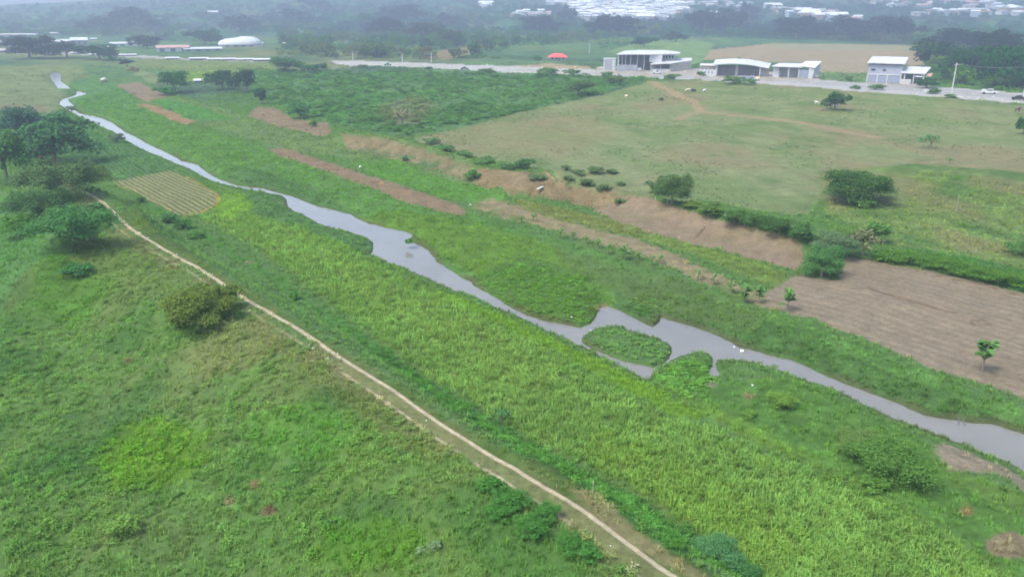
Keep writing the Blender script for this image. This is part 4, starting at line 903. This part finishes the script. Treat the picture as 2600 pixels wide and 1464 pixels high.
def hall():
    x, y, z, m = spot(1850, 192); a = -math.atan2(x, y)
    rt = empty('hall', (x, y, z), a, "dark fronted hall under a wide curved white roof beside the road", 'hall')
    L = lambda u: (u-1850)*m; Z = lambda v: (192-v)*m
    pts = []; n = 10
    b = MB(); top = []; 
    for k in range(n+1):
        t = k/n; u = 1796+(1922-1796)*t; zz = Z(166)+.8*math.sin(math.pi*min(1, t*1.05))-1.0*t*t
        top.append((L(u), zz))
    for k in range(n):
        (xa, za), (xb, zb) = top[k], top[k+1]
        b.slab([(xa, -1, za), (xb, -1, zb), (xb+1.2, 9.5, zb+1.3), (xa+.6, 9.5, za+1.3)], .28)
    b.build('roof', ROOFM, rt)
    MB().box(L(1806), L(1902), 2.2, 2.4, 0, Z(168)).build('front_shade', DARKW, rt)  # shade of the open front, put in as a dark sheet
    MB().box(L(1848), L(1854), 1.8, 2.2, 0, Z(168)).build('pillar', CREAM, rt)
    for u in (1806, 1903): MB().box(L(u)-.2, L(u)+.2, -.4, .1, 0, Z(168)).build('post', CONC, rt)
    MB().box(L(1906), L(1924), 2, 9, 0, Z(171)).build('side_wall', CREAM, rt)
    MB().box(L(1768), L(1805), -2.5, -2.2, 0, Z(177)).build('front_wall', WHITE, rt)
    for k in range(4): MB().box(L(1771+k*8), L(1773+k*8), -2.56, -2.51, 1.2, 2.0).build('window', GLASS, rt)
    r2 = empty('low_shed', (x, y, z), a, "low pale shed behind the white wall left of the curved roof hall", 'shed')
    MB().box(L(1766), L(1806), 8, 12, 0, Z(172)).build('wall', CREAM, r2); MB().slab([(L(1764), 7.5, Z(171.5)), (L(1808), 7.5, Z(171.5)), (L(1808), 12.5, Z(168.5)), (L(1764), 12.5, Z(168.5))], .2).build('roof', CONC, r2)
    for k in range(4): MB().box(L(1769+k*9), L(1773+k*9), 7.9, 7.97, 1, 2.4).build('window', GLASS, r2)
hall()
def open_shed():
    x, y, z, m = spot(2000, 196); a = -math.atan2(x, y)
    rt = empty('garage', (x, y, z), a, "white open garage with folded roof and tall white side wall by the road", 'garage')
    L = lambda u: (u-2000)*m; Z = lambda v: (196-v)*m
    MB().slab([(L(1945), -1, Z(171)), (L(2012), -1, Z(172)), (L(2020), 6, Z(166)), (L(1962), 6, Z(166))], .25).build('roof', ROOFM, rt)
    MB().slab([(L(2006), 0, Z(169)), (L(2040), -1.5, Z(172)), (L(2053), 5, Z(160)), (L(2018), 7, Z(161))], .25).build('upper_roof', WHITE, rt)
    MB().box(L(1950), L(1966), .5, 4, 0, Z(173)).build('office', WHITE, rt); MB().box(L(1963), L(1966)+.05, .4, .49, .2, Z(175)).build('door', DARKW, rt)
    MB().box(L(1966.4), L(2012), 4.6, 4.8, 0, Z(172)).build('back_wall', WHITE, rt)
    for u in (1984, 2006): MB().box(L(u)-.22, L(u)+.22, -.6, -.2, 0, Z(172.5)).build('pillar', CONC, rt)
    MB().box(L(2008), L(2026), -.5, -.3, 0, Z(178)).build('shutter', SHUT, rt)
    MB().add([(L(2027), -.8, 0), (L(2036), -.8, 0), (L(2050), 3.5, Z(186)), (L(2053), 4.5, Z(163)), (L(2040), -.8, Z(173)), (L(2027), -.8, Z(174)),
              (L(2027), -.5, 0), (L(2036), -.5, 0), (L(2050), 3.8, Z(186)), (L(2053), 4.8, Z(163)), (L(2040), -.5, Z(173)), (L(2027), -.5, Z(174))],
             [(0, 1, 2, 3, 4, 5), (11, 10, 9, 8, 7, 6), (0, 6, 7, 1), (1, 7, 8, 2), (2, 8, 9, 3), (3, 9, 10, 4), (4, 10, 11, 5), (5, 11, 6, 0)]).build('side_wall', WHITE, rt)
open_shed()
def two_storey():
    x, y, z, m = spot(2222, 209); a = -math.atan2(x, y)-.05
    rt = empty('two_storey_building', (x, y, z), a, "two storey blue grey building with a tall sloping white roof by the road", 'building')
    L = lambda u: (u-2222)*m; Z = lambda v: (209-v)*m
    MB().box(L(2186), L(2256), 0, 9, 0, Z(167)).build('wall', BLUEG, rt)
    MB().slab([(L(2183), -1, Z(166)), (L(2259), -1, Z(166.4)), (L(2262), 10, Z(156)), (L(2188), 10, Z(156))], .3).build('roof', ROOFM, rt)
    MB().box(L(2187), L(2255), -.25, -.02, Z(192), Z(190)).build('ledge', WHITE, rt)
    for u0, u1 in ((2189, 2206), (2209, 2226), (2229, 2253)): MB().box(L(u0), L(u1), -.08, -.02, .1, Z(193)).build('shutter', SHUT, rt)
    for u in (2187.2, 2207.5, 2227.5, 2254.5): MB().box(L(u)-.18, L(u)+.18, -.3, -.1, 0, Z(192)).build('pillar', WHITE, rt)
    for u0, u1 in ((2192, 2202), (2216, 2223)): f = MB().box(L(u0), L(u1), -.1, -.03, Z(183.5), Z(179)).build('window', GREYW, rt); MB().box(L(u0)+.12, L(u1)-.12, -.16, -.11, Z(183), Z(179.6)).build('pane', GLASS, f)
    MB().box(L(2190), L(2252), -.12, -.02, Z(170.5), Z(168.4)).build('vent_band', DARKW, rt)
    r2 = empty('open_shed', (x, y, z), a, "low open shed with sloping white roof attached right of the two storey building", 'shed')
    MB().slab([(L(2253), -2, Z(185)), (L(2302), -2, Z(185.5)), (L(2310), 8, Z(175)), (L(2262), 8, Z(175))], .3).build('roof', ROOFM, r2)
    MB().box(L(2258), L(2300), 4, 4.3, 0, Z(183)).build('back_wall', GREYW, r2)
    for u in (2262, 2280, 2299): MB().box(L(u)-.18, L(u)+.18, -1.6, -1.2, 0, Z(185.6)).build('pillar', WHITE, r2)
    MB().box(L(2255), L(2276), -2.2, .6, 0, 1.7).build('counter', CONC, r2)
    MB().slab([(L(2283), -2.4, 2.9), (L(2297), -2.4, 2.9), (L(2297), -.4, 3.4), (L(2283), -.4, 3.4)], .12).build('awning', WHITE, r2)
    MB().slab([(L(2304), -1, 3.0), (L(2314), -1, 3.2), (L(2315), 2.5, 4.0), (L(2305), 2.5, 3.8)], .12).build('side_awning', RUST, r2)
two_storey()
def red_house():
    x, y, z, m = spot(1402, 152); a = -math.atan2(x, y)
    rt = empty('red_roofed_house', (x, y, z), a, "small house with a bright red hipped roof on sandy ground beyond the road", 'house')
    L = lambda u: (u-1402)*m; Z = lambda v: (152-v)*m
    r = MB(); e = Z(144.5); t = Z(136)
    r.add([(L(1378), -3, e), (L(1427), -3, e), (L(1427), 4, e), (L(1378), 4, e), (L(1392), .5, t), (L(1412), .5, t)], [(0, 1, 5, 4), (1, 2, 5), (2, 3, 4, 5), (3, 0, 4), (3, 2, 1, 0)]).build('roof', REDR, rt)
    MB().box(L(1384), L(1421), -1.8, 3, 0, e-.02).build('wall', CREAM, rt)
    for u in (1387, 1397, 1413): MB().box(L(u), L(u)+1.2, -1.88, -1.82, .6, 1.9).build('window', GLASS, rt)
    MB().box(L(1404), L(1404)+1.1, -1.9, -1.82, 0, 2).build('door', DARKW, rt)
red_house()
def vault():
    x, y, z, m = spot(605, 119); a = -math.atan2(x, y)
    rt = empty('vaulted_hall', (x, y, z), a, "white vaulted hall, the brightest roof far beyond the left fields", 'hall')
    W = 49*m; D2 = 22; b = MB(); n = 24; kk = 8; vs = []; fs = []
    for j in range(kk+1):
        ph = math.pi/2*j/kk
        for i in range(n):
            t = 2*math.pi*i/n; c_ = abs(math.cos(t))**.8*math.copysign(1, math.cos(t)); s_ = abs(math.sin(t))**.8*math.copysign(1, math.sin(t))
            vs.append((W*c_*math.cos(ph)**.6, D2/2+D2/2*s_*math.cos(ph)**.7, 1.7+4.9*math.sin(ph)*(1+.12*c_)))
    for j in range(kk):
        for i in range(n): fs.append((j*n+i, j*n+(i+1) % n, (j+1)*n+(i+1) % n, (j+1)*n+i))
    b.add(vs, fs).build('roof', WHITE, rt, True)
    rb = MB()
    for k in range(7): rb.tube((-W*.8+W*1.6*k/6, .6, 1.9), (-W*.7+W*1.4*k/6, D2*.3, 6.4), .12, n=5)
    rb.build('ribs', GREYW, rt)
    MB().box(-W+.5, W-.5, .8, D2-1, 0, 1.3).build('base_wall', GREYW, rt)
    for k in range(9): MB().box(-W+3+k*2.8, -W+4.6+k*2.8, .68, .78, .1, 1.2).build('door', DARKW if k % 2 else CREAM, rt)
vault()
def shed_row(u0, u1, v, h, dep, mats, name, label, cat, bays=0, group=None, slope=.12):
    x, y, z, m = spot((u0+u1)/2, v); a = -math.atan2(x, y); W = (u1-u0)/2*m; Hh = h*m
    rt = empty(name, (x, y, z), a, label, cat, group)
    MB().box(-W+.1, W-.1, 0, dep, 0, Hh*.62).build('wall', mats[0], rt)
    MB().slab([(-W-.2, -.5, Hh*.66), (W+.2, -.5, Hh*.66), (W+.2, dep*.5, Hh), (-W-.2, dep*.5, Hh)], .18).build('roof', mats[1], rt)
    MB().slab([(-W-.2, dep*.5+.02, Hh), (W+.2, dep*.5+.02, Hh), (W+.2, dep+.5, Hh*.66), (-W-.2, dep+.5, Hh*.66)], .18).build('rear_roof', mats[1], rt)
    for k in range(bays):
        xx = -W+2*W*(k+.5)/bays; MB().box(xx-W/bays*.45, xx+W/bays*.45, -.12, -.02, .1, Hh*.5).build('opening', DARKW, rt)
    return rt
shed_row(402, 470, 130, 13, 14, (WHITE, RUST), 'brown_roofed_shed', "long shed with a faded brown roof left of the white vaulted hall", 'shed', 3)
shed_row(470, 552, 129, 8, 16, (GREYW, ROOFM), 'grey_shed', "flat grey roofed shed between brown shed and vaulted hall", 'shed', 4)
for u0, u1, v, h, dp, mt, bays, l in [(-30,30,118,12,20,(GREYW,ROOFM),5,"warehouse cut by the left edge, grey roof in two slopes"),(34,84,117,11,20,(CREAM,WHITE),4,"second warehouse from the left edge, cream walls"),(88,134,115,12,20,(GREYW,ROOFM),4,"third warehouse from the left edge"),(138,180,114,11,22,(WHITE,ROOFM),3,"fourth warehouse in the left row, pale walled"),(184,217,113,14,22,(GREYW,WHITE),3,"last and tallest warehouse of the left row"),(-30,40,133,7,10,(DARKW,CREAM),5,"low cream roofed shed before the left warehouses"),(48,96,134,6,10,(CREAM,WHITE),3,"low white roofed shed before the left warehouses"),(110,160,131,6,9,(DARKW,RUST),3,"low brownish roofed shed before the warehouse row"),(-20,50,93,6,16,(GREYW,CREAM),4,"cream roofed row end behind the left warehouses"),(58,100,91,5,14,(CREAM,ROOFM),3,"pale roofed block behind the warehouse row"),(112,156,88,5,14,(GREYW,CREAM),3,"rearmost pale block behind the warehouse row")]:
    shed_row(u0, u1, v, h, dp, mt, 'warehouse', l, 'warehouse', bays, 'warehouses at the far left')
shed_row(286, 352, 116, 8, 9, (WHITE, WHITE), 'white_house', "white house with long low wing above the far left road", 'house', 4)
shed_row(256, 278, 126, 8, 7, (WHITE, WHITE), 'white_house', "small white house in front of the dark trees at far left", 'house', 2)
shed_row(490, 509, 209, 9, 3, (DARKW, WHITE), 'hut', "small white roofed hut between the round tree and the dark trees", 'hut', 1)
shed_row(514, 548, 38, 9, 14, (GREYW, WHITE), 'white_house', "lone white farm building high on the far left slope", 'house', 3)
for i, (u0, u1, v, h, l) in enumerate([(230,262,140,4,"first white stall left of the far road's bend"),(298,338,141,4,"white stall beside the lone round tree"),(420,448,150,5,"white stall below the brown roofed shed"),(480,520,151,5,"white stall first in the line below the vaulted hall"),(524,556,152,5,"white stall second in the line below the vaulted hall"),(560,592,152,5,"white stall third in the line, under the vaulted hall"),(598,636,153,5,"white stall fourth in the line below the vaulted hall"),(640,678,155,7,"last and brightest white stall at the line's right end"),(70,104,126,5,"pale stall in front of the left warehouses"),(182,214,136,4,"low pale stall below the white roofed warehouse"),(620,660,112,4,"low white stall right behind the vaulted hall"),(712,732,112,4,"lone white stall right of the vaulted hall"),(230,242,102,5,"small white stall beyond the warehouse's right end"),(396,420,101,4,"white stall behind the dark tree near the brown shed")]):
    shed_row(u0, u1, v, h, 5, (DARKW if i % 2 else GREYW, WHITE), 'market_stall', l, 'stall', 3, 'white stalls along the far left road')
# roadside clutter
for i, (u, w, h, v, l, mt) in enumerate([(1604,13,9,178,"white tank like box van parked before the workshop",WHITE)]):
    pass
def vehicle(u, v, length, kind, mat, label, cat, yaw=0.0):
    x, y, z, m = spot(u, v); rt = empty(kind, (x, y, z), -math.atan2(x, y)+yaw, label, cat); s = length/4.8
    b = MB()
    if kind == 'van': b.box(-2.4, 2.4, -.9, .9, .4, 2.1); b.box(1.5, 2.5, -.85, .85, .4, 1.3)
    elif kind == 'pickup': b.box(-2.4, 2.4, -.88, .88, .45, 1.0); b.box(-.6, .9, -.8, .8, 1.0, 1.65); b.box(-2.4, -.65, -.88, -.78, 1.0, 1.2); b.box(-2.4, -.65, .78, .88, 1.0, 1.2); b.box(-2.2, -.9, -.6, .6, 1.0, 1.5)
    else: b.box(-2.1, 2.1, -.85, .85, .35, .9); b.add([(-1.4, -.78, .9), (1.2, -.78, .9), (1.2, .78, .9), (-1.4, .78, .9), (-.9, -.65, 1.4), (.5, -.65, 1.4), (.5, .65, 1.4), (-.9, .65, 1.4)], [(0, 1, 5, 4), (1, 2, 6, 5), (2, 3, 7, 6), (3, 0, 4, 7), (4, 5, 6, 7)])
    bo = b.build('body', mat, rt)
    gz = MB().box(-.45, .75, -.83, -.805, 1.1, 1.5).box(-.45, .75, .805, .83, 1.1, 1.5) if kind != 'van' else MB().box(1.2, 1.9, -.93, -.905, 1.3, 1.8).box(1.2, 1.9, .905, .93, 1.3, 1.8)
    gz.build('windows', GLASS, rt)
    for xx in (-1.5, 1.5):
        for yy in (-.86, .86): MB().tube((xx, yy-.1, .36), (xx, yy+.1, .36), .36, n=10).build('wheel', RUB, rt)
    rt.scale = (s, s, s)
    return rt
vehicle(2487, 236, 4.8, 'pickup', WHITE, "white pickup with a loaded bed driving on the road at right", 'pickup')
vehicle(1604, 179, 3.2, 'van', WHITE, "small white van parked in front of the workshop tree", 'van')
vehicle(1880, 205, 4.4, 'van', SHUT, "blue grey van stopped behind the verge bushes below the hall", 'van')
vehicle(2562, 252, 4.6, 'car', BLACK, "dark car low on the road at the right edge", 'car')
vehicle(1168, 176, 4.2, 'car', DARKW, "dark car on the far stretch of the road", 'car')
vehicle(975, 165, 4.0, 'car', plain_mat('green_paint', (.05, .2, .08), .5, .4, .1), "small dark green car on the road's farthest open stretch", 'car')
vehicle(1652, 186, 4.2, 'car', WHITE, "white car parked between workshop annex and road", 'car')
for i, (u, v, w, l) in enumerate([(1568,194,10,"low white roadside block left of the trail head"),(1598,195,8,"white block next along the verge toward the trail head"),(1662,199,12,"white kerb block at the trail head itself"),(1715,200,34,"long white wall on the verge below the annex"),(1738,199,16,"short white wall right after the long one"),(2330,232,14,"white culvert block below the open shed"),(1905,203,10,"pale yellow domed cart beside the verge bush")]):
    x, y, z, m = spot(u, v); W = w*m/2
    t = empty('cart' if i == 6 else 'wall_block', (x, y, z), -math.atan2(x, y), l, 'cart' if i == 6 else 'wall', None if i == 6 else 'white blocks and walls on the road verge')
    if i == 6:
        MB().ball((0, 0, 1.0), .8, .6, .45, 10, 6).build('cover', plain_mat('yellow_cover', (.55, .48, .22)), t); MB().box(-.7, .7, -.45, .45, .45, .8).build('body', WHITE, t)
        for xx in (-.5, .5): MB().tube((xx, -.5, .25), (xx, .5, .25), .25, n=9).build('wheel', RUB, t)
    else:
        MB().box(-W, W, -.2, .2, 0, .9).build('wall', WHITE, t); MB().box(-W-.06, W+.06, -.26, .26, .9, 1.02).build('coping', CONC, t)
# poles
def pole(u, v, hp, label, name='utility_pole', arm=True):
    x, y, z, m = spot(u, v); h = hp*m*1.03; rt = empty(name, (x, y, z), -math.atan2(x, y), label, 'pole', 'concrete poles along the road')
    MB().tube((0, 0, -.2), (0, 0, h), .21, .13, 8).build('shaft', WHITE, rt)
    if arm:
        MB().box(-.9, .9, -.06, .06, h-.7, h-.58).build('crossarm', CONC, rt)
        for xx in (-.8, 0, .8): MB().tube((xx, 0, h-.58), (xx, 0, h-.3), .05, .03, 6).build('insulator', DARKW, rt)
    return (x, y, z+h-.3)
pp = [pole(2391, 243, 68, "tall leaning looking pole right of the open shed"), pole(2572, 248, 64, "tall pole at the right edge of the photo"), pole(1482, 134, 22, "pole standing alone between red roof and workshop")]
pole(888, 154, 22, "first pole on the road's far stretch"); pole(1012, 158, 20, "second pole on the road's far stretch"); pole(1085, 161, 26, "third pole along the far stretch, before the sandy yard")
def cable(p, q, sag, label):
    b = MB(); n = 12; pr = None
    for k in range(n+1):
        t = k/n; c = (p[0]+(q[0]-p[0])*t, p[1]+(q[1]-p[1])*t, p[2]+(q[2]-p[2])*t-sag*4*t*(1-t))
        if pr: b.tube(pr, c, .03, n=4)
        pr = c
    prop(b.build('power_cable', CONC), label, 'cable')
cable(pp[0], pp[1], .8, "power cable between the two tall poles on the right")
# far town
def house_mesh(seed, w, d, h, gable):
    r = random.Random(seed); b = MB(); b.box(-w/2, w/2, -d/2, d/2, -1.5, h, 0)
    o = .4
    if gable:
        b.add([(-w/2-o, -d/2-o, h), (w/2+o, -d/2-o, h), (w/2+o, d/2+o, h), (-w/2-o, d/2+o, h), (-w/2-o, 0, h+d*.22), (w/2+o, 0, h+d*.22)], [(0, 1, 5, 4), (2, 3, 4, 5), (1, 2, 5), (3, 0, 4), (3, 2, 1, 0)], 1)
    else: b.slab([(-w/2-o, -d/2-o, h+.3), (w/2+o, -d/2-o, h+.3), (w/2+o, d/2+o, h+.9), (-w/2-o, d/2+o, h+.9)], .25, 1)
    for k in range(3): b.box(-w/2+w*(k+.3)/3, -w/2+w*(k+.62)/3, -d/2-.05, -d/2-.01, 1, 2.2, 2)
    me = bpy.data.meshes.new('town_house'); me.from_pydata(b.v, [], b.f)
    return me, b.m
HM = []
wallm = [WHITE, CREAM, plain_mat('pale_blue_wall', (.26, .30, .36)), plain_mat('brick_wall', (.25, .16, .12)), GREYW]
TW = plain_mat('bright_roof', (.50, .51, .52), .6, .3, .3, .2)
roofm = [ROOFM, TW, RUST, WHITE, TW]
for k in range(10):
    me, mi = house_mesh(k, *[(9, 8, 3.4), (14, 9, 3.6), (8, 7, 6.0), (20, 12, 5), (11, 8, 3.2)][k % 5], k % 3 != 0)
    for mm in (wallm[k % 5], roofm[(k*3) % 5], GLASS): me.materials.append(mm)
    for p, q in zip(me.polygons, mi): p.material_index = q
    me.update(); HM.append(me)
hr = random.Random(11)
spots_ = []
TP = poly_land(TOWNP)
uu = []
while len(uu) < 190:
    u, v = hr.uniform(1370, 1730), 6+48*hr.random()**.9
    if inside(np.array([u]), np.array([float(v)]), np.array(TOWNP, float))[0]: uu.append((u, v, 'town'))
for (cu, cv, su, sv, n) in [(1335,42,42,4,14),(2035,38,60,6,16),(2210,8,40,4,7),(2335,37,34,4,6),(2405,6,32,4,8),(2480,18,50,7,10),(2545,32,34,7,10),(1805,48,26,5,7),(1900,22,70,10,14),(1780,14,60,8,16),(1210,18,16,8,6),(2120,50,60,3,8),(2440,38,60,6,12),(1640,8,60,3,12),(2300,14,60,6,10)]:
    for _ in range(n): uu.append((cu+hr.uniform(-su, su), max(2, cv+hr.uniform(-sv, sv)), 'edge'))
P_ = poly_land([(a, b) for a, b, _ in uu]); Z_ = terrain(P_[:, 0], P_[:, 1])
for (u, v, g), (x, y), z in zip(uu, P_, Z_):
    o = link('town_house', hr.choice(HM), None, (x, y, z), (0, 0, hr.choice([0, .3, 1.57, -.2])+hr.uniform(-.15, .15)))
    if g == 'town': prop(o, "small pale house packed in the hazy town at the top of the photo", 'house', 'houses of the far town')
    else: prop(o, "pale roofed house among the trees outside the far town", 'house', 'houses scattered round the far town')
    o.scale = (1.15, 1.15, 1.1)
b = MB(); cnt = 0
ui = [(hr.uniform(1370, 1735), 5+50*hr.random()) for _ in range(900)]
ui = [q for q in ui if inside(np.array([q[0]]), np.array([q[1]]), np.array(TOWNP, float))[0]]
P_ = poly_land(ui); Z_ = terrain(P_[:, 0], P_[:, 1])
for (x, y), z in zip(P_, Z_):
    x += hr.uniform(-8, 8); y += hr.uniform(-15, 15); w, d, h = hr.uniform(3, 7), hr.uniform(3, 6), hr.uniform(2.8, 6); mi = hr.randrange(3)
    b.box(x-w, x+w, y-d, y+d, z-1.5, z+h, mi); b.slab([(x-w-.4, y-d-.4, z+h+.3), (x+w+.4, y-d-.4, z+h+.3), (x+w+.4, y+d+.4, z+h+1.2), (x-w-.4, y+d+.4, z+h+1.2)], .28, 3+hr.randrange(2))
prop(b.build('town', [CREAM, GREYW, wallm[2], ROOFM, TW]), "the mass of pale roofs filling the rest of the far town", 'town', kind='stuff')
# town trees
for i in range(34):
    u, v = hr.uniform(1380, 1740), hr.uniform(8, 52)
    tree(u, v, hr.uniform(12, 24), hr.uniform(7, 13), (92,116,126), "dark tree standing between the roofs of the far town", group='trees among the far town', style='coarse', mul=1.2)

# ---------------------------------------------------------------- animals
def cow(u, v, mat, label, L=2.1, lying=False, yaw=0.0, cat='cow'):
    x, y, z, m = spot(u, v); rt = empty('cow', (x, y, z), yaw, label, cat)
    hb = .55 if lying else 1.05
    vs = [(-.8, 0, hb), (-.35, 0, hb-.03), (.2, 0, hb), (.65, 0, hb+.06), (.95, 0, hb+.28), (1.15, 0, hb+.34), (1.42, 0, hb+.14)]
    rs = [.26, .33, .34, .28, .16, .15, .09]; ed = [(i, i+1) for i in range(6)]
    def leg(root, xx, yy, hind):
        k = len(vs)
        if lying: pts = [(xx, yy*.9, .38), (xx+.28, yy*1.3, .16), (xx+.05, yy*1.5, .09)]
        elif hind: pts = [(xx+.06, yy, .78), (xx-.14, yy, .42), (xx-.06, yy, .05)]
        else: pts = [(xx, yy, .78), (xx+.02, yy, .42), (xx, yy, .05)]
        for q, r in zip(pts, (.13, .075, .06)): vs.append(q); rs.append(r)
        ed.extend([(root, k), (k, k+1), (k+1, k+2)])
    leg(0, -.75, .17, True); leg(0, -.75, -.17, True); leg(3, .6, .16, False); leg(3, .6, -.16, False)
    me = bpy.data.meshes.new('body'); me.from_pydata(vs, ed, []); me.materials.append(mat); o = link('body', me, rt)
    sk = o.modifiers.new('skin', 'SKIN')
    for i, r in enumerate(rs): me.skin_vertices[0].data[i].radius = (r, r*1.15 if i < 4 else r)
    me.skin_vertices[0].data[2].use_root = True
    ss = o.modifiers.new('sub', 'SUBSURF'); ss.levels = 1; ss.render_levels = 1
    for yy in (.14, -.14): MB().add([(1.12, yy, hb+.42), (1.08, yy*2, hb+.40), (1.14, yy*1.5, hb+.34)], [(0, 1, 2)]).build('ear', mat, rt)
    MB().tube((-1.0, 0, hb+.08), (-1.08, 0, hb-.5), .03, .02, 5).build('tail', mat, rt)
    rt.scale = (L/2.1,)*3
    return rt
HIDE = plain_mat('pale_hide', (.50, .42, .30)); WH = plain_mat('white_hide', (.62, .60, .56))
cow(1729, 230, HIDE, "cream cow lying beside the trail on the pasture", lying=True, yaw=.2)
cow(1745, 231, BLACK, "black cow next to the cream one on the pasture", lying=True, yaw=3.4)
cow(1771, 231, WH, "small white calf right of the black cow", 1.4, yaw=.5, cat='calf')
cow(2102, 275, WH, "white cow under the dark boxy tree", 2.0, yaw=2.9)
cow(2084, 272, BLACK, "dark cow half hidden under the dark boxy tree", 2.0, yaw=.4)
cow(2054, 262, WH, "white calf alone left of the boxy tree", 1.3, yaw=3.0, cat='calf')
cow(2558, 282, plain_mat('brown_hide', (.10, .05, .06)), "brown cow grazing near the right edge of the pasture", 2.0, yaw=.3)
# ---------------------------------------------------------------- small things
for u, v, h, l in [(1677,514,20,"white trunk like post under the leaning bushy tree"),(1648,503,8,"short white post left of the leaning bushy tree"),(1822,556,18,"tall white fence post in the hedge of the brown field"),(1846,562,12,"shorter pale fence post right of the tall white one"),(1872,568,14,"third pale post along the hedge"),(2404,530,34,"grey thin post out on the rough lower pasture"),(1490,1240,32,"thin white marker post in the weeds beside the mown strip"),(1738,1385,14,"short pale stub post near the bottom weeds"),(1175,1050,10,"dark little stake in the weeds beside the crop")]:
    x, y, z, m = spot(u, v); rt = empty('fence_post', (x, y, z), 0, l, 'post'); hh = h*m*1.05
    MB().tube((0, 0, -.2), (.02, 0, hh), max(.025, .7*m), max(.02, .6*m), 6).build('shaft', WOOD if ('dark' in l or 'grey' in l or 'thin' in l or 'short pale' in l) else CREAM, rt); MB().tube((.02, 0, hh), (.02, 0, hh+.04), max(.03, .8*m), .01, 6).build('cap', CONC, rt)
x, y, z, m = spot(1351, 488); x2, y2, z2, _ = spot(1364, 473); d_ = math.hypot(x2-x, y2-y)
o = MB().slab([(-.16, 0, .16), (.16, 0, .16), (.2, d_, .22), (-.12, d_, .22)], .1).build('plank', WHITE); o.location = (x, y, max(z, z2)+.02); o.rotation_euler = (0, 0, -math.atan2(x2-x, y2-y))
prop(o, "white plank lying on the bare face of the dirt mound", 'plank')
BAG = plain_mat('white_plastic', (.62, .64, .66), .4, .5, .1, 3)
def bag(u, v, s, label, group=None, zfix=None, name='plastic_bag', cat='bag', mat=None):
    x, y, z, m = spot(u, v); r = random.Random(int(u*7+v)); k = s*m*(.42 if name == 'litter' else .75)
    o = MB().ball((0, 0, k*.22), k*.5, k*.36, k*.3, 9, 6, seed=int(u+v), rough=.5).build(name, mat or BAG, None, True)
    o.location = (x, y, (zfix if zfix is not None else z)); o.rotation_euler = (0, 0, r.uniform(0, 3)); return prop(o, label, cat, group)
bag(1867, 869, 15, "larger white bag floating at the stream's far bank", zfix=WATER_Z-.03); bag(1848, 858, 8, "small white bag beside the larger floating bag", zfix=WATER_Z-.03)
bag(1485, 815, 7, "white litter at the tip of the floating plant mat", zfix=WATER_Z); bag(1437, 797, 6, "white scrap lying on the floating plant mat")
bag(1892, 969, 7, "white scrap on the near bank left of the rounded mound"); bag(906, 421, 9, "white bag on the pale field above the stream", mat=None)
bag(1575, 244, 14, "pale heap alone on the pasture near the scrub", name='hay_heap', cat='heap', mat=plain_mat('hay', (.45, .38, .27)))
bag(1183, 517, 10, "pale stone at the end of the narrow brown plot", name='stone', cat='stone', mat=CONC)
bag(262, 206, 22, "pale mound in the far fields near the ploughed plot", name='hay_heap', cat='heap', mat=plain_mat('hay_grey', (.36, .36, .26)))
for i, (u, v, s, l) in enumerate([(778,868,9,"lone white scrap on the path edge above the double ruts"),(788,876,12,"white rubbish pair on the path edge, upper piece"),(825,900,10,"white rubbish piece just before the double ruts begin"),(812,893,6,"tiny scrap beside the rubbish near the ruts' start"),(722,830,7,"scrap farther up the path edge"),(373,598,7,"scrap beside the far narrow path bend"),(445,640,8,"pale scrap left of the path before the broad tree"),(500,682,9,"pale rubbish left of the path just above the broad tree"),(1072,1058,10,"white rubbish below the path where the left rut returns"),(918,985,8,"pale scrap in the grass below the left rut's start"),(245,868,5,"white speck in the open grass at left"),(232,880,5,"second white speck in the open grass at left"),(362,783,6,"white scrap in the grass left of the broad tree"),(930,1120,5,"tiny scrap in the middle of the flank grass"),(30,1325,6,"white scrap near the bottom left corner"),(1535,1372,9,"pale rubbish at the track's lower bare edge"),(1605,1420,12,"pale rubbish near the track at the bottom")]):
    bag(u, v, s, l, 'litter along the track', name='litter', cat='litter')
for u, v, u2, v2, l in [(2409,1060,2412,1072,"dark stick standing in the shallow water near the right bank"),(2420,1062,2431,1074,"second slanting stick in the shallow water near the right bank")]:
    p = on_plane(u, v, WATER_Z); q = on_plane(u2, v2, WATER_Z); o = MB().tube((p[0], p[1], WATER_Z+.22), (q[0], q[1], WATER_Z-.1), .03, .04, 6).tube((p[0], p[1], WATER_Z+.25), (p[0]+.15, p[1]+.1, WATER_Z+.4), .02, .01, 5).build('stick', DARKW)
    prop(o, l, 'stick')
for i, (u, v, w, l) in enumerate([(1905,913,22,"small dark raft of plants drifting in mid stream"),(1942,920,16,"green tuft of plants by the stream's near edge"),(1860,895,8,"tiny floating plant under the white bags")]):
    x, y = on_plane(u, v, WATER_Z); m = math.hypot(x, y)/F
    o = link('floating_tuft', P_PAD[0].data.copy()); o.data.materials.clear(); o.data.materials.append(LEAF_T); o.color = (.06, .13, .035, 1)
    o.location = (x, y, WATER_Z-.03); o.scale = (w*m*1.3,)*2+(w*m*.9,); prop(o, l, 'plants')
# ---------------------------------------------------------------- the air
def haze():
    b = MB().box(-2100, 2100, -2100, 2100, -4, 78)
    m = bpy.data.materials.new("haze"); m.use_nodes = True; t = m.node_tree; t.nodes.clear()
    o = nn(t, 'ShaderNodeOutputMaterial'); v = nn(t, 'ShaderNodeVolumePrincipled')
    v.inputs['Color'].default_value = (0.47, 0.555, 0.68, 1); v.inputs['Density'].default_value = SIG; v.inputs['Anisotropy'].default_value = 0.3
    t.links.new(v.outputs[0], o.inputs['Volume'])
    prop(b.build('haze', m), kind='stuff')
haze()
